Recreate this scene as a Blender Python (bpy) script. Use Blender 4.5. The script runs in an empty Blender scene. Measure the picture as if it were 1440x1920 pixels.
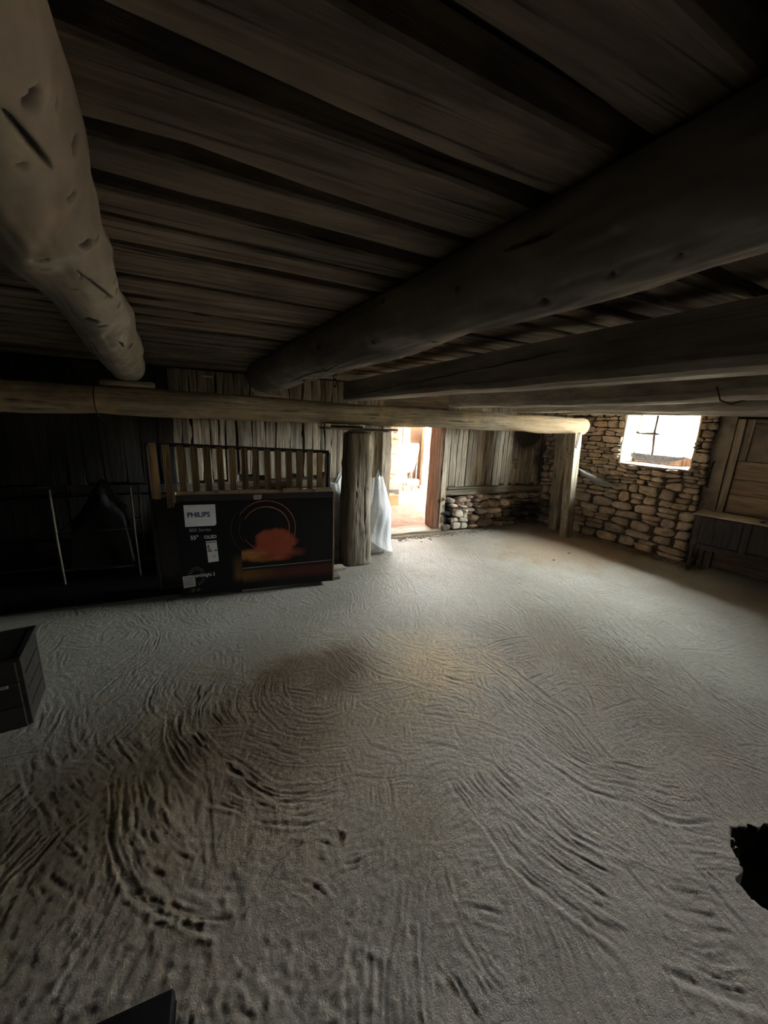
import bpy, bmesh, math, random
import numpy as np
from mathutils import Vector, Matrix
C = bpy.context.scene.collection
sc = bpy.context.scene
PI = math.pi

# ------------------------------------------------------------------ camera, sky, sun, exposure
def set_camera():
    v1 = np.array([387 - 720., -(770 - 960.), -715.]); v2 = np.array([2246 - 720., -(847 - 960.), -715.])
    Y = v1 / np.linalg.norm(v1); X = v2 / np.linalg.norm(v2); X = X - Y * (X @ Y); X /= np.linalg.norm(X); Z = np.cross(X, Y)
    cd = bpy.data.cameras.new('camera'); co = bpy.data.objects.new('camera', cd); C.objects.link(co)
    cd.sensor_fit = 'VERTICAL'; cd.sensor_height = 36.0; cd.lens = 715.0 / 1920.0 * 36.0
    cd.clip_start = 0.02; cd.clip_end = 200
    m = Matrix([list(X), list(Y), list(Z)]).to_4x4(); m.translation = Vector((0, 0, 1.65))
    co.matrix_world = m
    sc.camera = co
set_camera()
w = bpy.data.worlds.new('sky'); sc.world = w; w.use_nodes = True
nt = w.node_tree; bg = nt.nodes['Background']
bg.inputs[0].default_value = (.93, .965, 1.0, 1); bg.inputs[1].default_value = 30.0      # bright hazy sky
sd = bpy.data.lights.new('sun', 'SUN'); sd.energy = 90.0; sd.angle = math.radians(0.6); sd.color = (1, .93, .82)
so = bpy.data.objects.new('sun', sd); C.objects.link(so)
so.rotation_euler = Vector((-.05, -.36, -1.0)).to_track_quat('-Z', 'Y').to_euler()
def portal(name, loc, rot, sx, sy):
    d = bpy.data.lights.new(name, 'AREA'); d.shape = 'RECTANGLE'; d.size = sx; d.size_y = sy; d.energy = 1; d.cycles.is_portal = True
    o = bpy.data.objects.new(name, d); C.objects.link(o); o.location = loc; o.rotation_euler = rot
portal('window_portal', (5.80, 3.27, 1.65), (0, PI / 2, 0), .75, .95)
portal('fill_hole_portal', (6.46, -.625, .81), (0, PI / 2, 0), .2, .75)  # serves the added fill-light hole in the right wall
portal('added_gap_portal', (5.15, 9.2, 2.29), (-PI / 2, 0, 0), 4.0, .68)  # serves the unseen wall opening added for light through the doorway
portal('roof_opening_portal', (4.8, 7.25, 2.72), (0, 0, 0), 3.0, 1.9)  # serves the roof opening added to light the outer shed
sc.view_settings.view_transform = 'Standard'; sc.view_settings.look = 'None'
sc.view_settings.gamma = 1.0; sc.view_settings.use_curve_mapping = False
sc.view_settings.exposure = 3.8
sc.cycles.max_bounces = 10; sc.cycles.diffuse_bounces = 7; sc.cycles.transparent_max_bounces = 12
sc.cycles.sample_clamp_indirect = 12

# ------------------------------------------------------------------ helpers
rnd = random.Random(7)
_L = np.random.default_rng(3).random((256, 256))
def vn(x, y, s=0):
    """smooth value noise 0..1"""
    x = np.asarray(x, float) + s * 37.7; y = np.asarray(y, float) + s * 91.3
    xi = np.floor(x).astype(int); yi = np.floor(y).astype(int); fx = x - xi; fy = y - yi
    fx = fx * fx * (3 - 2 * fx); fy = fy * fy * (3 - 2 * fy)
    a = _L[xi & 255, yi & 255]; b = _L[(xi + 1) & 255, yi & 255]; c = _L[xi & 255, (yi + 1) & 255]; d = _L[(xi + 1) & 255, (yi + 1) & 255]
    return (a * (1 - fx) + b * fx) * (1 - fy) + (c * (1 - fx) + d * fx) * fy
def n1(x, s=0): return float(vn(x, s * 3.3 + .5, s))

def tag(o, label=None, cat=None, group=None, kind=None):
    if label: o['label'] = label
    if cat: o['category'] = cat
    if group: o['group'] = group
    if kind: o['kind'] = kind
    return o
def mk(name, verts, faces, mat, parent=None, smooth=False, kind=None, marks=None):
    me = bpy.data.meshes.new(name); me.from_pydata([tuple(map(float, v)) for v in verts], [], faces)
    if isinstance(mat, (list, tuple)):
        for m in mat: me.materials.append(m)
    else: me.materials.append(mat)
    if smooth: me.polygons.foreach_set('use_smooth', [True] * len(me.polygons))
    if marks is not None:
        at = me.attributes.new('mark', 'FLOAT', 'POINT'); at.data.foreach_set('value', np.asarray(marks, np.float32))
    me.update()
    o = bpy.data.objects.new(name, me); C.objects.link(o)
    if parent: o.parent = parent
    if kind: o['kind'] = kind
    return o
def thing(name, label, cat, loc=(0, 0, 0), rz=0, group=None):
    o = bpy.data.objects.new(name, None); C.objects.link(o); o.location = loc; o.rotation_euler = (0, 0, rz)
    o.empty_display_size = .1
    return tag(o, label, cat, group)
class MB:
    """collects shapes for one mesh"""
    def __init__(s): s.v = []; s.f = []
    def add(s, v, f):
        n = len(s.v); s.v += [tuple(a) for a in v]; s.f += [tuple(i + n for i in q) for q in f]; return s
    def box(s, x0, x1, y0, y1, z0, z1, M=None, b=0.0):
        bm = bmesh.new(); bmesh.ops.create_cube(bm, size=1)
        for v in bm.verts: v.co = Vector(((x0 + x1) / 2 + v.co.x * (x1 - x0), (y0 + y1) / 2 + v.co.y * (y1 - y0), (z0 + z1) / 2 + v.co.z * (z1 - z0)))
        if b > 0: bmesh.ops.bevel(bm, geom=bm.edges[:], offset=b, segments=2, affect='EDGES', profile=.6)
        vs = [(M @ v.co) if M else v.co.copy() for v in bm.verts]; bm.verts.index_update()
        s.add(vs, [tuple(v.index for v in f.verts) for f in bm.faces]); bm.free(); return s
    def tube(s, pts, r, n=8, cap=True, closed=False):
        pts = [Vector(p) for p in pts]; N = len(pts); rr = r if hasattr(r, '__len__') else [r] * N
        vs = []; fs = []; up = Vector((0, 0, 1))
        for i, p in enumerate(pts):
            if closed: d = pts[(i + 1) % N] - pts[i - 1]
            else: d = pts[min(i + 1, N - 1)] - pts[max(i - 1, 0)]
            d.normalize(); u = d.cross(up)
            if u.length < .05: u = d.cross(Vector((1, 0, 0)))
            u.normalize(); v_ = u.cross(d).normalized()
            for k in range(n):
                a = 2 * PI * k / n; vs.append(p + (u * math.cos(a) + v_ * math.sin(a)) * rr[i])
        for i in range(N if closed else N - 1):
            j = (i + 1) % N
            for k in range(n): fs.append((i * n + k, i * n + (k + 1) % n, j * n + (k + 1) % n, j * n + k))
        if cap and not closed: fs.append(tuple(range(n))[::-1]); fs.append(tuple((N - 1) * n + k for k in range(n)))
        return s.add(vs, fs)
    def lathe(s, prof, c, n=20):
        vs = []; fs = []
        for r, z in prof:
            for k in range(n): vs.append((c[0] + r * math.cos(2 * PI * k / n), c[1] + r * math.sin(2 * PI * k / n), c[2] + z))
        for i in range(len(prof) - 1):
            for k in range(n): fs.append((i * n + k, i * n + (k + 1) % n, (i + 1) * n + (k + 1) % n, (i + 1) * n + k))
        fs.append(tuple(range(n))[::-1]); fs.append(tuple((len(prof) - 1) * n + k for k in range(n)))
        return s.add(vs, fs)
    def build(s, name, mat, parent=None, smooth=False, kind=None): return mk(name, s.v, s.f, mat, parent, smooth, kind)

# ------------------------------------------------------------------ materials
def mat(name):
    m = bpy.data.materials.new(name); m.use_nodes = True
    return m, m.node_tree, m.node_tree.nodes['Principled BSDF']
def ramp(nt, fac, stops):
    r = nt.nodes.new('ShaderNodeValToRGB'); e = r.color_ramp.elements
    while len(e) < len(stops): e.new(.5)
    for k, (p, c) in enumerate(stops):
        e[k].position = p; e[k].color = (c[0], c[1], c[2], 1) if hasattr(c, '__len__') else (c, c, c, 1)
    nt.links.new(fac, r.inputs[0]); return r.outputs[0]
def noise(nt, co, scale, detail=4, rough=.55, dist=0):
    n = nt.nodes.new('ShaderNodeTexNoise'); n.inputs['Scale'].default_value = scale; n.inputs['Detail'].default_value = detail
    n.inputs['Roughness'].default_value = rough; n.inputs['Distortion'].default_value = dist; nt.links.new(co, n.inputs['Vector']); return n.outputs[0]
def coords(nt, scale=(1, 1, 1), rand=True):
    tc = nt.nodes.new('ShaderNodeTexCoord'); mp = nt.nodes.new('ShaderNodeMapping'); mp.inputs['Scale'].default_value = scale
    nt.links.new(tc.outputs['Object'], mp.inputs['Vector'])
    if rand:
        oi = nt.nodes.new('ShaderNodeObjectInfo'); cb = nt.nodes.new('ShaderNodeVectorMath'); cb.operation = 'SCALE'
        cb.inputs[0].default_value = (37, 23, 51); nt.links.new(oi.outputs['Random'], cb.inputs['Scale'])
        nt.links.new(cb.outputs[0], mp.inputs['Location'])
    return mp.outputs[0]
def mix(nt, fac, a, b, mode='MIX'):
    m = nt.nodes.new('ShaderNodeMix'); m.data_type = 'RGBA'; m.blend_type = mode
    for k, v in ((0, fac), (6, a), (7, b)):
        if hasattr(v, 'links'): nt.links.new(v, m.inputs[k])
        elif k == 0: m.inputs[0].default_value = v
        else: m.inputs[k].default_value = (v[0], v[1], v[2], 1)
    return m.outputs[2]
def mth(nt, op, a, b=0.0, c=0.0):
    m = nt.nodes.new('ShaderNodeMath'); m.operation = op
    for k, v in enumerate((a, b, c)):
        if hasattr(v, 'links'): nt.links.new(v, m.inputs[k])
        else: m.inputs[k].default_value = v
    return m.outputs[0]
def bump(nt, bs, h, strength=.5, dist=.01, normal=None):
    b = nt.nodes.new('ShaderNodeBump'); b.inputs['Strength'].default_value = strength; b.inputs['Distance'].default_value = dist
    nt.links.new(h, b.inputs['Height'])
    if normal: nt.links.new(normal, b.inputs['Normal'])
    nt.links.new(b.outputs[0], bs.inputs['Normal']); return b.outputs[0]
def wood(name, dark, light, axis=1, grain=14, stretch=.07, rough=.85, bstr=.6, marks=False, var=.35, stain=None, crack=.85):
    m, nt, bs = mat(name); s = [1, 1, 1]; s[axis] = stretch
    co = coords(nt, s); g = noise(nt, co, grain * 2, 6, .65, .6); fine = noise(nt, co, grain * 9, 3, .6)
    big = noise(nt, coords(nt, [1 if k != axis else .4 for k in range(3)]), 3.2, 4, .6)
    base = ramp(nt, g, [(.36, dark), (.62, light)])
    base = mix(nt, mth(nt, 'MULTIPLY', fine, .6), base, [c * .45 for c in dark])
    crk = noise(nt, coords(nt, [1 if k != axis else stretch * .5 for k in range(3)]), grain * 3.2, 3, .7, .4)
    crk = ramp(nt, crk, [(.36, crack), (.42, 0.0)]); base = mix(nt, crk, base, [c * .18 for c in dark])
    base = mix(nt, 1.0, base, ramp(nt, big, [(.3, .62), (.7, 1.15)]), 'MULTIPLY')
    if stain:
        base = mix(nt, ramp(nt, noise(nt, coords(nt), 1.9, 5, .6), [(.52, 0.0), (.66, .8)]), base, stain)
    oi = nt.nodes.new('ShaderNodeObjectInfo'); br = mth(nt, 'MULTIPLY_ADD', oi.outputs['Random'], var, 1 - var / 2)
    cb = nt.nodes.new('ShaderNodeCombineColor'); [nt.links.new(br, cb.inputs[k]) for k in range(3)]
    base = mix(nt, 1.0, base, cb.outputs[0], 'MULTIPLY')
    if marks:
        at = nt.nodes.new('ShaderNodeAttribute'); at.attribute_name = 'mark'
        base = mix(nt, at.outputs['Fac'], base, (.012, .009, .006))
    nt.links.new(base, bs.inputs['Base Color']); bs.inputs['Roughness'].default_value = rough
    h = mth(nt, 'ADD', g, mth(nt, 'MULTIPLY', fine, .5)); bump(nt, bs, h, bstr, .006)
    return m
def plain(name, c, rough=.7, metal=0, var=.25, scale=12, bstr=.25, dist=.004, spec=.5):
    m, nt, bs = mat(name); n = noise(nt, coords(nt), scale, 5, .6)
    nt.links.new(mix(nt, 1.0, c, ramp(nt, n, [(.25, 1 - var), (.75, 1 + var)]), 'MULTIPLY'), bs.inputs['Base Color'])
    bs.inputs['Roughness'].default_value = rough; bs.inputs['Metallic'].default_value = metal; bs.inputs['Specular IOR Level'].default_value = spec
    if bstr: bump(nt, bs, n, bstr, dist)
    return m
M_log = wood('whitewashed_log', (.25, .225, .18), (.40, .365, .30), 1, 3, .35, .8, .35, True, .1, (.20, .165, .12), 0)
M_log2 = wood('dark_peeled_log', (.20, .175, .14), (.36, .32, .26), 1, 3, .35, .8, .35, True, .1, None, 0)
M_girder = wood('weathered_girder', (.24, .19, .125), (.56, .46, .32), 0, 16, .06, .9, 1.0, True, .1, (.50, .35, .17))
M_post = wood('weathered_post', (.20, .165, .11), (.52, .44, .32), 2, 16, .06, .9, 1.0, True, .3)
M_beam = wood('sawn_beam', (.32, .275, .215), (.54, .47, .375), 1, 12, .06, .8, .4, True, .2, None, .35)
M_plank = wood('ceiling_plank', (.15, .11, .068), (.43, .34, .245), 0, 9, .07, .85, .7, False, .5, (.055, .035, .02))
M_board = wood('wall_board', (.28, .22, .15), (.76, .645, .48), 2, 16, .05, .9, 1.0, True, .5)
M_hboard = wood('horizontal_board', (.20, .16, .11), (.52, .43, .31), 0, 16, .05, .9, .9, False, .4)
M_darkwood = wood('dark_wood', (.012, .009, .007), (.04, .03, .022), 0, 14, .07, .6, .5, False, .4)
M_dresser = wood('dresser_wood', (.03, .018, .014), (.085, .055, .042), 2, 14, .1, .5, .3, False, .3)
M_dtop = wood('dresser_top_wood', (.45, .37, .30), (.72, .62, .52), 1, 12, .08, .35, .3, False, .1)
M_doorw = wood('door_wood', (.19, .125, .08), (.44, .31, .21), 1, 14, .06, .7, .6, False, .4)
M_doorv = wood('door_stile_wood', (.20, .145, .10), (.50, .385, .27), 2, 14, .06, .7, .6, False, .4)
M_redwood = wood('red_brown_jamb', (.13, .06, .035), (.32, .17, .10), 2, 14, .06, .9, .8, False, .3)
M_slat = wood('pale_slat', (.62, .40, .18), (.80, .58, .32), 2, 10, .06, .55, .2, False, .15)
M_frame = plain('dark_painted_frame', (.035, .026, .02), .35, 0, .2)
M_iron = plain('rusty_iron', (.045, .03, .022), .7, .6, .5, 60)
def m_stone():
    m, nt, bs = mat('wall_stone'); n = noise(nt, coords(nt), 9, 6, .65); n2 = noise(nt, coords(nt, (1, 1, 3)), 26, 5, .65); oi = nt.nodes.new('ShaderNodeObjectInfo')
    col = ramp(nt, oi.outputs['Random'], [(0.0, (.42, .31, .23)), (.3, (.66, .50, .375)), (.55, (.52, .41, .33)), (.8, (.68, .49, .33)), (1.0, (.46, .36, .28))])
    col = mix(nt, 1.0, col, ramp(nt, n, [(.3, .55), (.7, 1.3)]), 'MULTIPLY'); col = mix(nt, ramp(nt, n2, [(.34, .7), (.46, 0.0)]), col, (.08, .055, .04))
    nt.links.new(col, bs.inputs['Base Color']); bs.inputs['Roughness'].default_value = .9; bump(nt, bs, mth(nt, 'ADD', n, n2), 1.0, .02); return m
M_stone = m_stone()
M_mortar = plain('earth_mortar', (.085, .06, .042), .95, 0, .5, 14, 1.0, .02)
M_plaster = plain('lime_plaster', (.62, .56, .44), .9, 0, .25, 10, .6, .008)
M_dplaster = plain('grimy_plaster', (.22, .17, .13), .9, 0, .5, 7, .8, .012)
M_earth = plain('dark_earth', (.03, .024, .018), 1, 0, .5, 12, 1.0, .02)
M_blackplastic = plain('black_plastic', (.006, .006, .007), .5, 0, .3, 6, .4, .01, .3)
M_card = plain('cardboard', (.33, .22, .12), .85, 0, .12, 20, .1)
M_cardlid = plain('brown_lid_print', (.035, .03, .025), .6, 0, .15, 20, .05)
M_black = plain('black_carton_print', (.0035, .0035, .004), .55, 0, .1, 20, 0, .001, .3)
M_white = plain('white_print', (.85, .84, .80), .5, 0, .04, 20, 0)
M_grey = plain('grey_print', (.48, .46, .44), .5, 0, .04, 20, 0)
M_dgrey = plain('dim_print', (.08, .075, .07), .5, 0, .04, 20, 0)
M_navy = plain('navy_print', (.01, .02, .09), .5, 0, .04, 20, 0)
M_pink = plain('pink_arc_print', (.55, .14, .15), .5, 0, .3, 8, 0)
M_gold = plain('gold_arc_print', (.50, .27, .10), .5, 0, .4, 8, 0)
M_green = plain('green_print', (.1, .16, .05), .5, 0, .1, 20, 0)
M_gravel = plain('gravel', (.22, .18, .14), 1, 0, .5, 30, .5)
M_brick = plain('red_brick', (.24, .075, .04), .95, 0, .5, 14, .8, .01)
M_wall_white = plain('limewashed_wall', (.36, .31, .25), .95, 0, .2, 8, .5)
M_orange = plain('orange_timber', (.26, .09, .025), .8, 0, .3, 10, .2)
M_pale = plain('pale_tray', (.42, .38, .30), .4, 0, .1, 8, .1)
M_ash = wood('ash_handle', (.35, .24, .12), (.60, .44, .25), 2, 10, .06, .6, .2)
M_rag = plain('dark_wrapped_plastic', (.012, .011, .010), .4, 0, .4, 12, .6, .02)

def m_sack():
    m, nt, bs = mat('white_woven_plastic'); co = coords(nt); n = noise(nt, co, 7, 5, .6)
    nt.links.new(ramp(nt, n, [(.3, (.34, .33, .30)), (.7, (.62, .61, .58))]), bs.inputs['Base Color'])
    bs.inputs['Roughness'].default_value = .45; bs.inputs['Transmission Weight'].default_value = .0
    bs.inputs['Specular IOR Level'].default_value = .4
    bump(nt, bs, n, .5, .03); return m
M_sack = m_sack()
def m_glass():
    m, nt, bs = mat('dusty_window_glass'); tr = nt.nodes.new('ShaderNodeBsdfTransparent'); gl = nt.nodes.new('ShaderNodeBsdfGlossy')
    gl.inputs['Roughness'].default_value = .08; mx = nt.nodes.new('ShaderNodeMixShader'); mx.inputs[0].default_value = .06
    tr.inputs[0].default_value = (.93, .96, .95, 1)
    nt.links.new(tr.outputs[0], mx.inputs[1]); nt.links.new(gl.outputs[0], mx.inputs[2])
    nt.links.new(mx.outputs[0], nt.nodes['Material Output'].inputs[0]); return m
M_glass = m_glass()
def m_sheet():  # cuts down sky and sun coming through the added roof opening
    m, nt, bs = mat('light_dimming_sheet'); tr = nt.nodes.new('ShaderNodeBsdfTransparent'); tr.inputs[0].default_value = (.009, .008, .0065, 1)
    nt.links.new(tr.outputs[0], nt.nodes['Material Output'].inputs[0]); return m
M_sheet = m_sheet()
def m_web():
    m, nt, bs = mat('dusty_cobweb'); tr = nt.nodes.new('ShaderNodeBsdfTransparent'); mx = nt.nodes.new('ShaderNodeMixShader')
    df = nt.nodes.new('ShaderNodeBsdfDiffuse'); df.inputs[0].default_value = (.60, .60, .58, 1)
    tl = nt.nodes.new('ShaderNodeBsdfTranslucent'); tl.inputs[0].default_value = (.004, .0045, .005, 1)
    ad = nt.nodes.new('ShaderNodeMixShader'); ad.inputs[0].default_value = .5
    nt.links.new(df.outputs[0], ad.inputs[1]); nt.links.new(tl.outputs[0], ad.inputs[2])
    f = ramp(nt, noise(nt, coords(nt), 40, 4, .7), [(.30, .30), (.50, 1.0)])
    nt.links.new(f, mx.inputs[0]); nt.links.new(tr.outputs[0], mx.inputs[1]); nt.links.new(ad.outputs[0], mx.inputs[2])
    nt.links.new(mx.outputs[0], nt.nodes['Material Output'].inputs[0]); return m
M_web = m_web()
def m_film():
    m, nt, bs = mat('milky_plastic_film'); mx = nt.nodes.new('ShaderNodeMixShader'); tl = nt.nodes.new('ShaderNodeBsdfTranslucent'); tr = nt.nodes.new('ShaderNodeBsdfTransparent')
    m2 = nt.nodes.new('ShaderNodeMixShader'); tl.inputs[0].default_value = (.85, .87, .88, 1); bs.inputs['Base Color'].default_value = (.75, .76, .77, 1); bs.inputs['Roughness'].default_value = .3
    bump(nt, bs, noise(nt, coords(nt), 14, 5, .6), .6, .03); mx.inputs[0].default_value = .35; nt.links.new(bs.outputs[0], mx.inputs[1]); nt.links.new(tl.outputs[0], mx.inputs[2])
    m2.inputs[0].default_value = .15; nt.links.new(mx.outputs[0], m2.inputs[1]); nt.links.new(tr.outputs[0], m2.inputs[2]); nt.links.new(m2.outputs[0], nt.nodes['Material Output'].inputs[0]); return m
M_film = m_film()
def blob(nt, co, cx, cy, rx, ry, lo, hi):
    """soft patch centred at (cx, cy) in floor metres, warped by noise"""
    v = nt.nodes.new('ShaderNodeVectorMath'); v.operation = 'MULTIPLY_ADD'
    v.inputs[1].default_value = (1 / rx, 1 / ry, 0); v.inputs[2].default_value = (-cx / rx, -cy / ry, 0); nt.links.new(co, v.inputs[0])
    l = nt.nodes.new('ShaderNodeVectorMath'); l.operation = 'LENGTH'; nt.links.new(v.outputs[0], l.inputs[0])
    n = noise(nt, co, 3.5, 4, .6)
    d = mth(nt, 'ADD', l.outputs['Value'], mth(nt, 'MULTIPLY_ADD', n, 1.2, -.6))
    return ramp(nt, d, [(lo, 1.0), (hi, 0.0)])
def m_floor():
    m, nt, bs = mat('trowelled_cement'); co = coords(nt, (1, 1, 1), False)
    a = noise(nt, co, 1.6, 5, .6); wr_ = noise(nt, co, 85, 6, .68, 1.5); g = noise(nt, co, 120, 4, .7); g2 = noise(nt, co, 35, 4, .65)
    base = ramp(nt, a, [(.3, (.29, .262, .215)), (.7, (.365, .34, .295))])
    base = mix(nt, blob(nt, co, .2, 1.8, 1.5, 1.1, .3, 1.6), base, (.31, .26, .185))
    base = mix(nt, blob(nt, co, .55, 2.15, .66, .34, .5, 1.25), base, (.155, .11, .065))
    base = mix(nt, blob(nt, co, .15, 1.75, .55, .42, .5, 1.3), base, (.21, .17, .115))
    base = mix(nt, blob(nt, co, 1.35, 1.95, .6, .55, .1, 1.7), base, (.50, .40, .255))  # pale tan paints the warm light falling in from the doorway
    base = mix(nt, ramp(nt, g2, [(.3, .28), (.6, 0.0)]), base, (.16, .14, .11))
    base = mix(nt, blob(nt, co, 4.5, 3.5, 1.5, 1.0, .5, 1.3), base, (.27, .21, .145))
    nt.links.new(base, bs.inputs['Base Color']); bs.inputs['Roughness'].default_value = .92; bs.inputs['Specular IOR Level'].default_value = .25
    bump(nt, bs, mth(nt, 'ADD', mth(nt, 'MULTIPLY', wr_, 1.1), mth(nt, 'MULTIPLY', g, .5)), .8, .0055); return m
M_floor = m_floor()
def soot_shade_tint(m, spots, k=1.0):
    nt = m.node_tree; bs = nt.nodes['Principled BSDF']; src = bs.inputs['Base Color'].links[0].from_socket
    sp = nt.nodes.new('ShaderNodeSeparateXYZ'); nt.links.new(coords(nt, (1, 1, 1), False), sp.inputs[0]); cb = nt.nodes.new('ShaderNodeCombineXYZ')
    nt.links.new(sp.outputs[0], cb.inputs[0]); nt.links.new(sp.outputs[2], cb.inputs[1]); col = src
    for (x, z, rx, rz, c) in spots: col = mix(nt, mth(nt, 'MULTIPLY', blob(nt, cb.outputs[0], x, z, rx, rz, .55, 1.15), k), col, c)
    nt.links.new(col, bs.inputs['Base Color'])
soot_shade_tint(M_board, [(4.75, 1.45, .45, .32, (.05, .036, .026)), (5.15, 1.0, .22, .5, (.08, .06, .045))])  # soot stain high up; the second patch darkens the right end
soot_shade_tint(M_girder, [(4.25, 1.66, 1.0, .5, (.24, .15, .06))], .6)  # right end painted darker to offset the strong window light
soot_shade_tint(M_stone, [(3.24, .25, .10, .32, (.012, .010, .010)), (4.85, .22, .5, .26, (.09, .07, .055)), (3.5, .2, .1, .2, (.75, .74, .74))])  # soot and limewash by the door; lower right patch is painted shade
M_shadeboard = wood('shade_dark_board', (.02, .016, .012), (.07, .058, .045), 2, 16, .05, .9, 1.0, True, .4)  # darker copy of the wall boards, paints the left corner's shade
def m_yard():
    m, nt, bs = mat('yard_ground'); co = coords(nt, (1, 1, 1), False); n = noise(nt, co, 5, 8, .7)
    nt.links.new(ramp(nt, n, [(.3, (.13, .075, .04)), (.7, (.24, .165, .105))]), bs.inputs['Base Color'])
    bs.inputs['Roughness'].default_value = 1; bump(nt, bs, n, .8, .03); return m
M_yard = m_yard()

M_skybank = plain('added_bank_ground', (.15, .14, .10), 1, 0, .4, 3, .5)  # surface of the bank added outside the window
# ------------------------------------------------------------------ the shell
def wavy_board(name, mat_, parent, L0, L1, w0, w1, t0, t1, axis, n=10, wav=.006, seed=0, gapnotch=0.0, slope=0.0):
    """long board along axis ('x' or 'z'); w = the other in-plane axis, t = thickness axis"""
    vs = []; fs = []; mk_ = []
    for i in range(n + 1):
        L = L0 + (L1 - L0) * i / n
        a = w0 + (n1(L * 6, seed) - .5) * 2 * wav + slope * L; b = w1 + (n1(L * 6, seed + 5) - .5) * 2 * wav + slope * L
        if gapnotch and n1(L * 9, seed + 11) > .80: b -= gapnotch * (n1(L * 9, seed + 11) - .80) * 5
        e = min(.006, (b - a) * .15); dt = (n1(L * 2, seed + 8) - .5) * .006
        for (ww, tt) in ((a, t1), (a, t0 + e + dt), (a + e, t0 + dt), ((a + b) / 2, t0 + dt - .002), (b - e, t0 + dt), (b, t0 + e + dt), (b, t1)):
            vs.append((L, ww, tt) if axis == 'xyz' else (L, tt, ww) if axis == 'xzy' else (ww, tt, L))
            mk_.append(0)
    k = 7
    for i in range(n):
        for j in range(k): q = (i * k + j, i * k + (j + 1) % k, (i + 1) * k + (j + 1) % k, (i + 1) * k + j); fs.append(q if axis != 'xyz' else q[::-1])
    fs.append(tuple(range(k))); fs.append(tuple(n * k + j for j in range(k))[::-1])
    return mk(name, vs, fs, mat_, parent, False, None, mk_)

# ceiling: dark upper layer with separate planks below it
ceil = MB().box(-3.3, 6.0, -2.9, 5.15, 2.135, 2.95).box(6.0, 6.8, -2.9, 2.0, 2.135, 2.95).build('ceiling', M_darkwood, None, False, 'structure')
tag(ceil, 'dark underside of the floor above')
gaps = [-2.6, -2.35, -2.1, -1.86, -1.6, -1.33, -1.1, -.85, -.6, -.36, -.12, .10, .29, .47, .655, .87, 1.035, 1.205, 1.385, 1.685, 1.945, 2.11, 2.29, 2.53, 2.70, 2.92, 3.10, 3.33, 3.50, 3.72, 3.93, 4.15, 4.33, 4.55, 4.76]
for k in range(len(gaps) - 1):
    g = .020 + .010 * n1(k * 1.7, 4)
    wavy_board('plank', M_plank, ceil, -3.2, 6.0, gaps[k] + g, gaps[k + 1] - g, 2.07 + .012 * n1(k * 2.3, 6), 2.13, 'xyz', 46, .008, k + 1, .018, .045 if k > 3 and k < 30 else .02)
# wall behind the camera and on the left
MB().box(-3.4, -3.1, -2.9, 5.1, -.2, 2.135).build('wall_left', M_mortar, None, False, 'structure')
MB().box(-3.1, 6.75, -3.0, -2.7, -.2, 2.135).build('wall_front', M_mortar, None, False, 'structure')
# wall_back: backing with the door opening x 2.25..3.06, z 0.03..1.85
wb = MB()
wb.box(-3.1, 2.20, 4.845, 5.0, -.2, 2.135).box(3.10, 6.0, 4.845, 5.0, -.2, 2.135).box(2.20, 3.10, 4.845, 5.0, 1.76, 2.135).box(2.20, 3.10, 4.72, 5.0, -.2, .0)
wb = wb.build('wall_back', M_darkwood, None, False, 'structure')
def vboards(x0, x1, zb, zt, wmin, wmax, gmax, seed, wav=.007, rot=.0, m_=None):
    r = random.Random(seed); x = x0; k = 0
    while x < x1 - .02:
        wd = min(r.uniform(wmin, wmax), x1 - x); g = r.choice([.003, .004, .006, gmax * r.random()])
        z0 = zb + r.uniform(-.02, .03) + (r.random() < rot) * r.uniform(0, .10)
        yy = 4.80 + r.uniform(-.008, .010)
        wavy_board('board', m_ or M_board, wb, z0, zt, x + g / 2, x + wd - g / 2, yy, 4.845, 'z', 16, wav, seed * 31 + k, .03 if rot else 0)
        x += wd; k += 1
vboards(-3.05, -.35, .85, 2.07, .10, .2, .02, 3, .007, 0, M_shadeboard)
vboards(-.35, 1.35, .85, 2.07, .07, .17, .035, 4, .012, .4)
vboards(1.35, 2.17, .83, 2.07, .06, .11, .012, 5, .006, .2)
vboards(3.17, 5.2, .665, 2.07, .05, .12, .008, 6, .005)
# boards above the door, horizontal rail boards below the uprights
wavy_board('board', M_hboard, wb, 2.17, 3.17, 1.78, 2.07, 4.80, 4.845, 'xzy', 8, .004, 77)
wavy_board('rail', M_hboard, wb, -.35, 2.15, .755, .845, 4.76, 4.845, 'xzy', 20, .008, 78)
wavy_board('rail', M_shadeboard, wb, -3.0, -.352, .755, .845, 4.76, 4.845, 'xzy', 20, .008, 78)
wavy_board('rail', M_hboard, wb, 3.2, 5.2, .545, .655, 4.745, 4.845, 'xzy', 14, .008, 79)
wavy_board('ledge_strip', M_hboard, wb, 3.22, 4.15, .655, .672, 4.70, 4.845, 'xzy', 10, .002, 80)
wavy_board('rail', M_shadeboard, wb, -3.0, -.352, .30, .74, 4.80, 4.845, 'xzy', 20, .01, 81)
wavy_board('rail', M_hboard, wb, -.35, 2.15, .30, .74, 4.80, 4.845, 'xzy', 20, .01, 81)
tag(MB().box(4.44, 4.58, 4.772, 4.80, 1.02, 1.09, None, .004).box(4.52, 4.56, 4.765, 4.80, .93, 1.02, None, .004).build('latch_plate', M_hboard, wb))

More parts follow.
